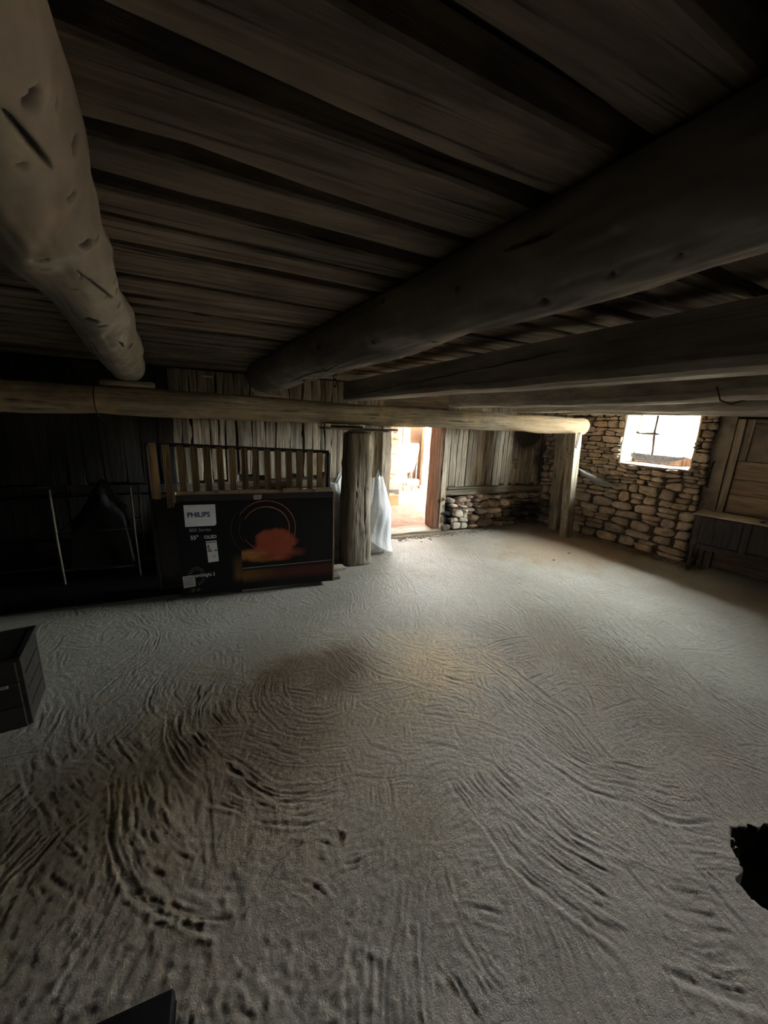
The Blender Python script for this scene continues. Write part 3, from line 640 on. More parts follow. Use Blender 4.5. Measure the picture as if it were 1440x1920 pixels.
# posts
log('timber_post', (1.48, 3.97, -.01), (-.004, 0, 1), 1.505, taper(1.505, .165, .135, .01), M_post, 'thick rough timber post beside the white sacks, left of the doorway', 61,
    [(.9, 1.1, .02), (.4, 1.4, .015), (1.3, .9, .02)], [(.05, 1.3, 1.15, 1.3, .008), (.2, 1.0, .6, .7, .005), (.5, 1.5, 1.9, 1.8, .004)], None, 'post', 90, .02, 4, .012)
def sqpost(name, b, t, w_, label, seed, h0, h1):
    vs = []; fs = []; n = 30
    for i in range(n + 1):
        s = i / n; x = b[0] + (t[0] - b[0]) * s; y = b[1] + (t[1] - b[1]) * s; z = h0 + (h1 - h0) * s
        for (a, c) in ((-1, -.9), (-.9, -1), (.9, -1), (1, -.9), (1, .9), (.9, 1), (-.9, 1), (-1, .9)):
            d = 1 + (n1(s * 6 + a * 3, seed) - .5) * .12; vs.append((x + a * w_ / 2 * d, y + c * w_ / 2 * d, z))
    for i in range(n):
        for j in range(8): fs.append((i * 8 + j, i * 8 + (j + 1) % 8, (i + 1) * 8 + (j + 1) % 8, (i + 1) * 8 + j))
    fs += [tuple(range(8))[::-1], tuple(n * 8 + j for j in range(8))]
    return tag(mk(name, vs, fs, M_post, None, False, None, [0] * len(vs)), label, 'post')
sqpost('timber_post', (4.90, 3.93), (4.78, 3.95), .135, 'squared pale post under the right end of the girder with an iron staple', 71, -.01, 1.55)
sqpost('timber_post', (5.06, 4.28), (4.92, 4.28), .16, 'grey squared post just behind the pale corner post', 72, -.01, 2.06)
# iron staple on the post
mb = MB(); mb.tube([(4.76, 3.868, 1.60), (4.73, 3.868, 1.36), (4.755, 3.868, 1.34), (4.785, 3.868, 1.60)], .006, 6)
tag(mb.build('iron_staple', M_iron, None, True), 'long rusty iron staple hanging on the pale corner post', 'staple')
# chains
def chain(pts, s, label):
    root = thing('chain', label, 'chain', pts[0]); p0 = Vector(pts[0]); p1 = Vector(pts[1]); n = int((p1 - p0).length / (s * 1.45))
    for k in range(n):
        c = (p1 - p0) * ((k + .5) / n); a = k * PI / 2 + .5; mb = MB()
        mb.tube([c + Vector((math.cos(a) * s * .42 * math.cos(q * PI / 5), math.sin(a) * s * .42 * math.cos(q * PI / 5), s * math.sin(q * PI / 5))) for q in range(10)], s * .16, 5, False, True)
        mb.build('link', M_iron, root, True)
    return root
chain([(.735, 2.395, 2.06), (.738, 2.40, 1.83)], .026, 'thin iron chain dangling from the thick middle log')
chain([(4.80, 4.55, 2.06), (4.81, 4.55, 1.15)], .03, 'heavy iron chain hanging in the corner beside the grey post')
# wires / hooks
mb = MB(); mb.tube([(2.245, 1.10, 1.86), (2.30, 1.10, 1.80), (2.36, 1.08, 1.785), (2.42, 1.05, 1.81)], .004, 5)
tag(mb.build('wire_loop', M_iron, None, True), 'bent wire loop on the underside of the rough grey beam', 'wire')
mb = MB(); mb.tube([(-.81 + .128 * 0, 3.95 - .128 * math.cos(a), 1.695 + .128 * math.sin(a)) for a in [x * .35 for x in range(-5, 6)]] + [(-.80, 3.93, 1.55), (-.785, 3.92, 1.53)], .005, 5)
tag(mb.build('rope_tie', M_rag, None, True), 'dark rope tied around the left part of the girder', 'rope')
tag(MB().box(-.02, .09, 4.74, 4.79, 2.0, 2.015).build('light_slit_strip', M_white), 'small white strip painted as a slit of light in the dark gap above the girder', 'strip')  # white strip stands in for light through a wall gap

# ------------------------------------------------------------------ television carton
tv = thing('television_carton', 'large black television carton printed with glowing rings, leaning by the slatted frame', 'box', (-.293, 3.565, .035), math.atan2(-.118, 1.345))
TW, TH_, TD = 1.352, .862, .14
MB().box(0, TW, 0, TD, 0, TH_, None, .004).build('carton', M_black, tv)
def flat(name, pts, m_, z=-.0015, parent=tv):
    return mk(name, [(x, z, h) for x, h in pts], [tuple(range(len(pts)))], m_, parent)
MB().box(-.002, TW + .002, -.004, TD + .002, TH_ - .0, TH_ + .055, None, .003).build('lid_band', M_cardlid, tv)
mb = MB()
xx = 0
while xx < TW - .05:
    wd = rnd.uniform(.12, .22); x2 = min(xx + wd, TW); hgt = rnd.uniform(.018, .034)
    mb.add([(xx, .01, TH_ + .055), (x2 - .004, .01, TH_ + .055), (x2 - .006, .05, TH_ + .055 + hgt), (xx + .004, .05, TH_ + .055 + hgt), (xx, .014, TH_ + .054), (x2 - .004, .014, TH_ + .054), (x2 - .006, .054, TH_ + .053 + hgt), (xx + .004, .054, TH_ + .053 + hgt)],
           [(0, 1, 2, 3), (7, 6, 5, 4), (0, 4, 5, 1), (1, 5, 6, 2), (2, 6, 7, 3), (3, 7, 4, 0)]); xx = x2
mb.build('open_flap', M_card, tv)
MB().box(-.001, .012, -.006, .05, TH_ - .01, TH_ + .08).build('open_flap', M_card, tv)
tag(MB().box(TW - .003, TW + .010, -.008, .0, 0, TH_ + .05).build('carton_edge', M_card, tv))
# picture printed on the front: dark screen with an orange cloud
def m_picture():
    m, nt, bs = mat('printed_picture'); co = coords(nt, (1, 1, 1), False); sp = nt.nodes.new('ShaderNodeSeparateXYZ'); nt.links.new(co, sp.inputs[0])
    X, Z = sp.outputs[0], sp.outputs[2]; n = noise(nt, co, 6, 5, .6); n2 = noise(nt, coords(nt, (1, 1, 4), False), 5, 5, .6)
    def ell(cx, cz, rx, rz, amt=.9):
        a = mth(nt, 'POWER', mth(nt, 'MULTIPLY', mth(nt, 'SUBTRACT', X, cx), 1 / rx), 2); b = mth(nt, 'POWER', mth(nt, 'ABSOLUTE', mth(nt, 'MULTIPLY', mth(nt, 'SUBTRACT', Z, cz), 1 / rz)), 2)
        return mth(nt, 'ADD', mth(nt, 'SQRT', mth(nt, 'ADD', a, b)), mth(nt, 'MULTIPLY_ADD', n, amt, -amt / 2))
    c1 = ramp(nt, ell(.80, .455, .21, .15, 1.3), [(.75, 1.0), (1.02, 0.0)])
    c2 = ramp(nt, ell(.74, .335, .34, .085, .8), [(.55, 1.0), (1.05, 0.0)])
    hot = ramp(nt, X, [(.45, (.62, .30, .06)), (.85, (.42, .085, .03))])
    col = mix(nt, mth(nt, 'MULTIPLY', c2, ramp(nt, n2, [(.3, .35), (.6, 1.0)])), (.0045, .0042, .005), hot); col = mix(nt, c1, col, mix(nt, n, (.45, .12, .05), (.30, .035, .02)))
    low = ramp(nt, Z, [(.06, 0.0), (.125, 1.0), (.18, .9), (.205, 0.0)])
    glow = ramp(nt, X, [(.40, (0, 0, 0)), (.52, (.17, .085, .015)), (.85, (.08, .022, .012)), (1.3, (.09, .018, .014))])
    col = mix(nt, low, col, glow)
    side = mth(nt, 'MULTIPLY', ramp(nt, X, [(.415, 0.0), (.47, .75), (.52, .4)]), ramp(nt, Z, [(.08, 0.0), (.14, 1.0), (.30, .5), (.36, 0.0)]))
    scr = mth(nt, 'LESS_THAN', X, .505); col = mix(nt, mth(nt, 'MULTIPLY', side, scr), mix(nt, scr, col, (.0045, .0042, .005)), (.22, .11, .02))
    nt.links.new(col, bs.inputs['Base Color']); bs.inputs['Roughness'].default_value = .5; bs.inputs['Specular IOR Level'].default_value = .3; return m
flat('printed_picture', [(.40, .06), (1.345, .06), (1.345, .855), (.40, .855)], m_picture(), -.0006)
def arc(name, cx, cz, r, a0, a1, w_, m_, n=40, z=-.002):
    vs = []; fs = []
    for i in range(n + 1):
        a = math.radians(a0 + (a1 - a0) * i / n); ww = w_ * (.35 + .65 * math.sin(PI * i / n) ** .5)
        vs += [(cx + (r - ww) * math.cos(a), z, cz + (r - ww) * math.sin(a)), (cx + (r + ww) * math.cos(a), z, cz + (r + ww) * math.sin(a))]
    fs = [(2 * i, 2 * i + 1, 2 * i + 3, 2 * i + 2) for i in range(n)]
    return mk(name, vs, fs, m_, tv)
RX, RZ = .730, .585
arc('ring_print', RX, RZ, .262, -28, 150, .0035, M_pink); arc('ring_print', RX, RZ, .206, -35, 152, .0035, M_gold)
arc('ring_print', RX, RZ, .206, 205, 262, .003, M_pink); arc('ring_print', RX - .04, RZ, .262, 140, 225, .002, M_dgrey); arc('ring_print', RX - .02, RZ, .215, 150, 215, .0015, M_dgrey)
flat('screen_edge_print', [(.505, .212), (1.34, .222), (1.34, .226), (.505, .217)], M_grey); flat('screen_edge_print', [(.503, .21), (.506, .21), (.506, .36), (.503, .36)], M_dgrey)
lp = [(.065, .638), (.29, .638)] + [(.29 + .022 * math.sin(a), .66 - .022 * math.cos(a)) for a in [PI / 2 * k / 6 for k in range(7)]] + [(.312, .83), (.065, .83)]
flat('logo_panel', lp, M_white)
def text(s, x, z, size, m_, sx=1.0, off=0.0, y=-.003, parent=tv):
    cu = bpy.data.curves.new('lettering', 'FONT'); cu.body = s; cu.size = size; cu.extrude = .0003; cu.offset = off; cu.resolution_u = 3
    o = bpy.data.objects.new('lettering', cu); C.objects.link(o); o.parent = parent; o.location = (x, y, z); o.rotation_euler = (PI / 2, 0, 0); o.scale = (sx, 1, 1); cu.materials.append(m_)
    bpy.context.view_layer.update(); me = bpy.data.meshes.new_from_object(o.evaluated_get(bpy.context.evaluated_depsgraph_get())); bpy.data.objects.remove(o)
    o = bpy.data.objects.new('lettering', me); C.objects.link(o); o.parent = parent; o.location = (x, y, z); o.rotation_euler = (PI / 2, 0, 0); o.scale = (sx, 1, 1); return o
text('PHILIPS', .088, .722, .062, M_navy, .90, .0014)
text('800 Series', .093, .592, .042, M_grey, .98)
text('55"', .097, .522, .050, M_white, .95, .0006); text('OLED', .205, .524, .040, M_white, 1.0, .0008); text('139 cm', .10, .506, .012, M_dgrey)
arc('ring_print', .182, .537, .014, 0, 360, .0025, M_navy, 20)
flat('energy_label', [(.225, .298), (.312, .304), (.304, .502), (.217, .498)], M_white)
flat('energy_scale_print', [(.224, .452), (.238, .468), (.246, .44), (.224, .44)], M_green, -.0022); flat('energy_scale_print', [(.224, .437), (.247, .437), (.256, .415), (.226, .415)], M_gold, -.0022)
flat('energy_scale_print', [(.226, .412), (.257, .412), (.263, .400), (.226, .400)], M_orange, -.0022); flat('energy_arrow_print', [(.281, .409), (.288, .415), (.302, .415), (.302, .404), (.288, .404)], M_black, -.0022)
text('G', .267, .345, .026, M_black, 1, 0, -.0025); flat('energy_header_print', [(.220, .480), (.300, .484), (.300, .492), (.220, .489)], M_dgrey, -.0022)
text('ambilight 3', .112, .170, .046, M_white, .80, .0004)
for rr, nn in ((.070, 16), (.055, 14)):
    for k in range(nn):
        a = math.radians(-80 + 250 * k / (nn - 1)); c_, s_ = math.cos(a), math.sin(a); x_, z_ = .125 + rr * c_ * .95, .178 + rr * s_ * 1.2
        if -15 < math.degrees(a) < 30: continue
        l_, t_ = .007, .0016; flat('dash_print', [(x_ - c_ * l_ + s_ * t_, z_ - s_ * l_ - c_ * t_), (x_ + c_ * l_ + s_ * t_, z_ + s_ * l_ - c_ * t_), (x_ + c_ * l_ - s_ * t_, z_ + s_ * l_ + c_ * t_), (x_ - c_ * l_ - s_ * t_, z_ - s_ * l_ + c_ * t_)], M_grey)
flat('sticker', [(.012, .075), (.110, .083), (.108, .190), (.010, .186)], M_grey, -.0035)
for k in range(5): flat('sticker_print', [(.02, .10 + k * .016), (.095 - .01 * (k % 2), .104 + k * .016), (.095 - .01 * (k % 2), .108 + k * .016), (.02, .104 + k * .016)], M_dgrey, -.004)
flat('recycling_mark', [(.068, .028), (.102, .03), (.098, .062), (.072, .06)], M_dgrey); flat('recycling_mark', [(.115, .032), (.142, .034), (.142, .062), (.115, .06)], M_dgrey)
flat('lid_label', [(.63, .868), (.645, .86), (.69, .862), (.70, .88), (.70, .905), (.63, .903)], M_grey, -.0062)
text('<>', .640, .872, .03, M_dgrey, 1, 0, -.007)

# ------------------------------------------------------------------ slatted frame behind the carton
sl = thing('slatted_frame', 'tall dark framed bed base with grooved pale slats standing behind the carton', 'bed frame', (-.50, 3.80, 0), math.atan2(-.14, 1.56))
SW = 1.57; ST = 1.375
def sbox(name, x0, x1, y0, y1, z0, z1, m_, b=.003): return MB().box(x0, x1, y0, y1, z0, z1, None, b).build(name, m_, sl)
def topz(x): return ST - .055 * x / SW
for (nm, x0, x1) in (('side_post', 0, .022), ('side_post', SW - .02, SW + .005)):
    sbox(nm, x0, x1, -.02, .03, .0, topz(x0), M_frame)
mk('top_rail', [(.0, -.02, topz(0) - .03), (SW, -.02, topz(SW) - .03), (SW, -.02, topz(SW)), (0, -.02, topz(0)), (.0, .03, topz(0) - .03), (SW, .03, topz(SW) - .03), (SW, .03, topz(SW)), (0, .03, topz(0))],
   [(0, 1, 2, 3), (7, 6, 5, 4), (0, 4, 5, 1), (3, 2, 6, 7), (1, 5, 6, 2), (0, 3, 7, 4)], M_frame, sl)
sbox('back_panel', .022, SW - .02, .012, .022, .05, .86, M_frame)
sbox('bottom_rail', .0, SW, -.02, .03, .86, .89, M_frame)
sbox('edge_strip', SW + .006, SW + .014, -.045, -.02, .02, topz(SW) - .02, M_card, .001)
xp = [.065, .165, .275, .38, .483, .587, .69, .793, .89, .993, 1.09, 1.19, 1.285, 1.385, 1.48]
for k, x in enumerate(xp):
    z1 = topz(x) - .012; wd = .058
    if k in (0, 14): sbox('slat', x - .029, x + .029, -.034, -.022, .885, z1 + (.012 if k == 0 else -.01), M_slat, .001)
    else:
        mb = MB(); nb = 4
        for q in range(nb):
            xa = x - wd / 2 + q * wd / nb; mb.box(xa + .0028, xa + wd / nb - .0028, -.038, -.026, .80 + .003 * q, z1, None, .001)
        sb = mb.build('slat', M_slat, sl); MB().box(x - wd / 2, x + wd / 2, -.026, -.021, .80, z1 - .01).build('slat_backing', M_frame, sb)
# boards lying on the floor under / behind the carton
for k, (x0, x1, y, z, lb) in enumerate(((.2, 1.16, 3.58, .004, 'short dark plank end sticking out at the carton foot, lower one'), (.3, 1.26, 3.70, .040, 'dark plank end sticking out at the carton foot, upper one'))):
    tag(wavy_board('floor_plank', M_hboard if k == 0 else M_beam, None, x0, x1, y - .05, y + .07, z, z + .030, 'xyz', 10, .004, 200 + k), lb, 'plank')
# black ground sheet
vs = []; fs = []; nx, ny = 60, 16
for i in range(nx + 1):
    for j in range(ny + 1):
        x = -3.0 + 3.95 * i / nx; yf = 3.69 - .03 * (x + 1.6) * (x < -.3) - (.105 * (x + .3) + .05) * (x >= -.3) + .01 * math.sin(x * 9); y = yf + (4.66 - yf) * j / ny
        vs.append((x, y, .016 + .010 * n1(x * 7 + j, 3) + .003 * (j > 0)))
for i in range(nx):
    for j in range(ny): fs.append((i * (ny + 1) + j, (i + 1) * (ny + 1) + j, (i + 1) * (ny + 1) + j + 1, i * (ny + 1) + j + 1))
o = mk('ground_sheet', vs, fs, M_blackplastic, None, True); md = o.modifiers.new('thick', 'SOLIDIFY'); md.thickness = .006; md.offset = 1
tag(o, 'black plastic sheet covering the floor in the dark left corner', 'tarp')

# ------------------------------------------------------------------ rack with wrapped load in the dark corner
rk_ = thing('metal_rack', 'thin metal cage rack standing in the dark left corner', 'rack', (-1.30, 4.20, .02))
for (x, y, h) in ((0, 0, .90), (.60, 0, .90), (0, .42, .88), (.60, .42, .88)):
    mb = MB(); mb.tube([(x, y, 0), (x - .004, y, h * .5), (x, y, h)], .009, 8); mb.build('upright', M_iron if y else M_dplaster, rk_, True)
for z in (.12, .50, .86):
    mb = MB(); mb.tube([(0, 0, z), (.60, 0, z), (.60, .42, z), (0, .42, z)], .006, 6, False, True); mb.build('rail', M_iron, rk_, True)
MB().box(0, .6, 0, .42, .125, .14).build('shelf', M_darkwood, rk_)
def lump(name, c, s, m_, label, cat, seed, n=28, parent=None, top=1.0):
    vs = []; fs = []; m2 = n // 2
    for i in range(m2 + 1):
        ph = PI * i / m2
        for j in range(n):
            th = 2 * PI * j / n; d = Vector((math.sin(ph) * math.cos(th), math.sin(ph) * math.sin(th), math.cos(ph)))
            e = 2.6; q = (abs(d.x) ** e + abs(d.y) ** e + abs(d.z) ** e) ** (-1 / e)
            r = q * (1 + .30 * (float(vn(d.x * 2.3 + d.z * 2, d.y * 2.3 + d.z, seed)) - .5) + .16 * (float(vn(d.x * 6 + d.z * 3, d.y * 6 - d.z * 4, seed + 1)) - .5))
            vs.append((c[0] + d.x * s[0] * r, c[1] + d.y * s[1] * r, max(c[2] + d.z * s[2] * r, c[2] - s[2])))
    for i in range(m2):
        for j in range(n): fs.append((i * n + j, (i + 1) * n + j, (i + 1) * n + (j + 1) % n, i * n + (j + 1) % n))
    o = mk(name, vs, fs, m_, parent, True)
    if label: tag(o, label, cat)
    return o
def drape(name, x0, x1, y0, y1, z0, fz, m_, label, cat, parent=None, n=44, m2=26, seed=4):
    vs = []; fs = []
    for i in range(n + 1):
        for j in range(m2 + 1):
            s, t = i / n, j / m2; ed = min(s, 1 - s, t, 1 - t); z = z0 + fz(s, t) * min(1, ed * 9) + (float(vn(s * 14 + t * 5, t * 10, seed)) - .5) * .06 * min(1, ed * 8)
            vs.append((x0 + (x1 - x0) * s + (float(vn(s * 9, t * 9, seed + 1)) - .5) * .02, y0 + (y1 - y0) * t, z))
    for i in range(n):
        for j in range(m2): fs.append((i * (m2 + 1) + j, (i + 1) * (m2 + 1) + j, (i + 1) * (m2 + 1) + j + 1, i * (m2 + 1) + j + 1))
    k = len(vs); ring = [i * (m2 + 1) for i in range(n + 1)] + [n * (m2 + 1) + j for j in range(1, m2 + 1)] + [i * (m2 + 1) + m2 for i in range(n - 1, -1, -1)] + [j for j in range(m2 - 1, 0, -1)]
    fs.append(tuple(ring))
    o = mk(name, vs, fs, m_, parent, True)
    if label: tag(o, label, cat)
    return o
drape('wrapped_load', -1.265, -.735, 4.235, 4.585, .165, lambda s, t: .42 + .42 * max(0, 1 - abs(s - .56) / .45) ** 1.2 * (1 - .5 * abs(t - .5)), M_rag, 'peaked load wrapped in dark crumpled plastic sitting in the metal rack', 'bundle')

# ------------------------------------------------------------------ white sacks beside the thick post
def sack(c, s, h, label, seed, rz=0, ears=True):
    root = thing('sack', label, 'sack', c, rz); n = 56; m_ = 40; vs = []; fs = []
    for i in range(m_ + 1):
        t = i / m_; z = h * t
        prof = (.90 + .14 * math.sin(PI * min(t * 1.5, 1))) * (1 - .50 * max(0, (t - .58) / .42) ** 1.4)
        for j in range(n):
            a = 2 * PI * j / n; e = 3.2; q = (abs(math.cos(a)) ** e + abs(math.sin(a)) ** e) ** (-1 / e)
            fold = (float(vn(math.cos(a) * 3 + t * 1.5, math.sin(a) * 3 + t * 5, seed)) - .5) * .28 * (.4 + t) + math.sin(a * 7 + t * 9 + seed) * .03 * t
            hor = .04 * math.sin(t * 26 + math.sin(a * 2) * 1.5) * max(0, .6 - t)
            zz = z + (h * .16 * (abs(math.cos(a)) ** 3) * max(0, t - .75) / .25 if ears else 0)
            vs.append((s[0] * prof * q * math.cos(a) * (1 + fold + hor), s[1] * prof * q * math.sin(a) * (1 + fold + hor), zz))
    for i in range(m_):
        for j in range(n): fs.append((i * n + j, i * n + (j + 1) % n, (i + 1) * n + (j + 1) % n, (i + 1) * n + j))
    fs.append(tuple(range(n))[::-1])
    k = len(vs); vs.append((0, 0, h * .86)); fs += [(m_ * n + j, m_ * n + (j + 1) % n, k) for j in range(n)]
    mk('bag', vs, fs, M_sack, root, True); return root
s1 = sack((1.78, 4.27, .0), (.215, .165), .90, 'tall white plastic sack right of the thick post, draped with a loose film', 3, -.15)
# hanging film wrapped round the front and right of the right sack, flaring out at the floor
vs = []; fs = []; n = 30; mm = 18
for i in range(n + 1):
    for j in range(mm + 1):
        s, t = i / n, j / mm; a = math.radians(-118 + 112 * t); e = 3.0; q = (abs(math.cos(a)) ** e + abs(math.sin(a)) ** e) ** (-1 / e)
        fl = max(0, s - .72) / .28; top = 1 - .42 * max(0, .42 - s) / .42
        r_ = q * top * (1.10 + .05 * math.sin(t * 13 + s * 5) + .045 * math.sin(t * 31 + s * 9) + .05 * (float(vn(t * 9 + s * 4, s * 7, 3)) - .5) + .22 * fl * fl * max(0, math.sin(PI * t)) )
        z = (.965 - .05 * abs(t - .55)) * (1 - s) + .006 + (.30 * (1 - t) ** 2.0) * s
        vs.append((.225 * r_ * math.cos(a), .19 * r_ * math.sin(a), z))
for i in range(n):
    for j in range(mm): fs.append((i * (mm + 1) + j, (i + 1) * (mm + 1) + j, (i + 1) * (mm + 1) + j + 1, i * (mm + 1) + j + 1))
mk('loose_film', vs, fs, M_film, s1, True)
s2 = sack((1.38, 4.55, .0), (.19, .14), .85, 'white plastic sack with open top between carton and thick post', 8, .1)
tag(lump('grain_bag', (1.10, 4.20, .15), (.17, .13, .15), M_dplaster, None, None, 9), 'dim brown filled bag on the floor left of the thick post', 'bag')

# ------------------------------------------------------------------ wooden crate at the left edge
cr = thing('wooden_crate', 'dark slatted wooden crate at the left edge of the floor', 'crate', (-.935, 2.27, 0), .0)
cr.rotation_euler = (0, 0, math.radians(7))
def cbox(name, x0, x1, y0, y1, z0, z1, m_=M_darkwood): return MB().box(x0, x1, y0, y1, z0, z1, None, .004).build(name, m_, cr)
CW, CD, CH = .62, .34, .405
for z in (.005, .10, .195, .29): cbox('side_slat', -.022, -.004, .02, CD, z, z + .088)
for z in (.005, .105, .205, .305): cbox('side_slat', -CW, -CW + .018, .02, CD, z, z + .088)
for z in (.005, .14, .275): cbox('front_slat', -CW, -.022, .0, .016, z, z + .128)
for z in (.005, .14, .275): cbox('back_slat', -CW, -.022, CD, CD + .016, z, z + .128)
for x in (-.03, -CW): 
    for y in (.016, CD - .04): cbox('corner_post', x, x + .028, y, y + .03, 0, CH)
cbox('top_rim', -CW - .004, .002, -.004, .02, CH - .02, CH); cbox('top_rim', -.026, .002, .02, CD + .02, CH - .02, CH); cbox('top_rim', -CW - .004, -CW + .024, .02, CD + .02, CH - .02, CH); cbox('top_rim', -CW, 0, CD, CD + .02, CH - .02, CH)
cbox('top_board', -CW + .02, -.025, .02, CD, CH - .014, CH - .003)
cbox('handle_strip', -CW, -.06, -.012, .0, .255, .272, M_hboard)
# black thing at the bottom edge: a leather-black folded board corner
bt = thing('black_tool_case', 'black plastic case corner at the bottom edge of the photo', 'case', (-.185, .885, .004), math.radians(-2))
MB().box(-.5, 0, -.45, 0, 0, .045, None, .006).build('case_body', M_blackplastic, bt)
MB().box(-.495, -.003, -.445, -.003, .046, .056, None, .003).build('case_lid', M_blackplastic, bt)
MB().box(.0, .006, -.30, -.02, .02, .03).build('case_edge', M_frame, bt)

# ------------------------------------------------------------------ dresser on the right
ds = thing('dresser', 'dark old dresser with pale worn top, turned legs and casters below the wooden door', 'dresser', (5.16, 2.44, 0), math.radians(15))
# local: x = depth to the right, y negative = along the front toward the camera side
DW, DD = 1.0, .37
def ebox(name, x0, x1, y0, y1, z0, z1, m_=M_dresser, b=.004): return MB().box(x0, x1, y0, y1, z0, z1, None, b).build(name, m_, ds)
ebox('top_board', -.02, DD, -DW - .03, .02, .70, .717, M_dtop, .003)
ebox('carcass', .03, DD - .02, -DW, -.02, .33, .70)
ebox('corner_stile', .012, .05, -.065, -.015, .30, .70); ebox('corner_stile', .012, .05, -DW, -DW + .05, .30, .70)
ebox('door', .015, .03, -.43, -.07, .37, .685, M_dresser, .006); ebox('middle_stile', .005, .03, -.50, -.44, .34, .69, M_dresser, .006)
ebox('door', .015, .03, -.86, -.51, .37, .685, M_dresser, .006); ebox('middle_stile', .005, .03, -.93, -.87, .34, .69, M_dresser, .006)
ebox('apron', .012, .03, -DW + .04, -.07, .30, .36)
ebox('side_panel', .06, DD - .05, -.020, -.012, .36, .68)
prof = [(.012, .055), (.020, .06), (.014, .075), (.026, .095), (.028, .12), (.016, .14), (.024, .15), (.017, .165), (.020, .22), (.026, .30), (.028, .335)]
for (x, y) in ((.035, -.04), (DD - .05, -.04), (.035, -DW + .03), (DD - .05, -DW + .03)):
    lg = MB().lathe(prof, (x, y, 0), 18).build('leg', M_dresser, ds, True)
    mb = MB()
    for k in (-1, 1): mb.tube([(x, y + k * .010 - .003, .022), (x, y + k * .010 + .003, .022)], .022, 14)
    mb.box(x - .006, x + .006, y - .02, y + .02, .03, .058); mb.build('caster', M_iron, lg)
mb = MB(); mb.tube([(.05, -.04, .115), (.20, -.03, .125), (DD - .05, -.04, .115)], .007, 6); mb.build('stretcher', M_hboard, ds, True)
tag(MB().box(-.03, .03, -.015, .015, 0, .012, None, .003).build('wood_chip', M_darkwood), 'small dark chip lying on the pale dresser top', 'chip').location = (5.39, 1.92, .7175)

# ------------------------------------------------------------------ debris at the foot of the walls
def debris(name, fn, n, seed, label, smin=.006, smax=.022, m_=M_gravel):
    r = random.Random(seed); mb = MB()
    for _ in range(n):
        x, y = fn(r); s = r.uniform(smin, smax) * r.uniform(.5, 1); z = s * .4
        base = [(1, 0, 0), (-1, 0, 0), (0, 1, 0), (0, -1, 0), (0, 0, .8), (0, 0, -.6)]; a = r.random() * PI
        vs = []
        for v in base:
            k = s * r.uniform(.6, 1.2); vs.append((x + (v[0] * math.cos(a) - v[1] * math.sin(a)) * k * 1.4, y + (v[0] * math.sin(a) + v[1] * math.cos(a)) * k, z + v[2] * k))
        mb.add(vs, [(0, 2, 4), (2, 1, 4), (1, 3, 4), (3, 0, 4), (2, 0, 5), (1, 2, 5), (3, 1, 5), (0, 3, 5)])
    return tag(mb.build(name, m_, None, False, 'stuff'), label, 'rubble')
debris('gravel', lambda r: (r.uniform(2.3, 5.1), 4.60 - abs(r.gauss(0, .07))), 900, 1, 'crumbled mortar and gravel at the foot of the boarded wall')
def fr(r):
    y = r.uniform(2.35, 4.5); return (5.20 + .128 * (4.84 - y) - .05 - abs(r.gauss(0, .10)), y)
debris('gravel', fr, 1300, 2, 'crumbled stone and dry litter along the foot of the rubble wall')
mb = MB(); r = random.Random(4)
for _ in range(240):
    x, y = fr(r); x -= .05; a = r.random() * PI; l = r.uniform(.02, .07); z = r.uniform(.012, .03)
    mb.tube([(x - math.cos(a) * l, y - math.sin(a) * l, z), (x, y, z + .008), (x + math.cos(a) * l, y + math.sin(a) * l, z)], .0014, 3, False)
tag(mb.build('straw_litter', M_ash, None, False, 'stuff'), 'scattered straw bits along the foot of the rubble wall', 'straw')
for k, (x, y, s, lb) in enumerate(((.40, 1.13, .010, 'dark pebble on the cement in the lower middle of the floor'), (4.26, 3.32, .014, 'small stone on the cement near the two posts'), (3.85, 3.2, .012, 'small stone on the pale cement in front of the rubble wall'))):
    o = lump('pebble', (0, 0, 0), (s * 1.5, s, s * .8), M_dplaster, lb, 'stone', 30 + k, 12); o.location = (x, y, s * .8)
    
# ------------------------------------------------------------------ what the doorway shows: sunlit yard
yr = MB()   # roof of the outer shed with a long opening added for light, x 3.3..6.3, y 6.3..8.2
yr.box(1.6, 8.9, 5.0, 6.3, 2.65, 2.72).box(1.6, 8.9, 8.2, 9.4, 2.65, 2.72).box(1.6, 3.3, 6.3, 8.2, 2.65, 2.72).box(6.3, 8.9, 6.3, 8.2, 2.65, 2.72)
yr.build('roof_outer', M_orange, None, False, 'structure')
MB().box(3.2, 6.4, 6.2, 8.3, 2.685, 2.69).build('dimming_sheet', M_sheet, bpy.data.objects['roof_outer'])  # added sheet, dims the light entering the shed
MB().box(1.6, 1.8, 5.0, 9.2, -.1, 2.65).box(8.5, 8.7, 5.0, 9.2, -.1, 2.65).build('wall_outer', M_wall_white, None, False, 'structure')
yard = MB().box(-6, 14, 5.0, 14, -.25, -.02).build('yard_ground', M_yard, None, False, 'structure')
MB().box(6.8, 90, -60, 5.0, -.25, -.05).build('yard_ground', M_yard, None, False, 'structure')
vs = []; fs = []
for i in range(13):
    for j in range(21):
        x = 7.2 + i * .8; y = .6 + j * .8; vs.append((x, y, -.1 + max(0, i - 1) ** 1.15 * (.20 + .32 * min(1, max(0, (y - 4.3) / 1.8))) + (n1(i * 1.3 + j * .9, 2) - .5) * .3 * (i > 1)))
for i in range(12):
    for j in range(20): fs.append((i * 21 + j, (i + 1) * 21 + j, (i + 1) * 21 + j + 1, i * 21 + j + 1))
mk('sky_block_bank', vs, fs, M_skybank, None, True, 'structure')  # added unseen bank, shaped to block low sky light at the window
bw = MB().box(4.95, 8.5, 8.36, 8.6, -.1, 1.95).build('wall_far', M_wall_white, None, False, 'structure')
z = .42; k = 0
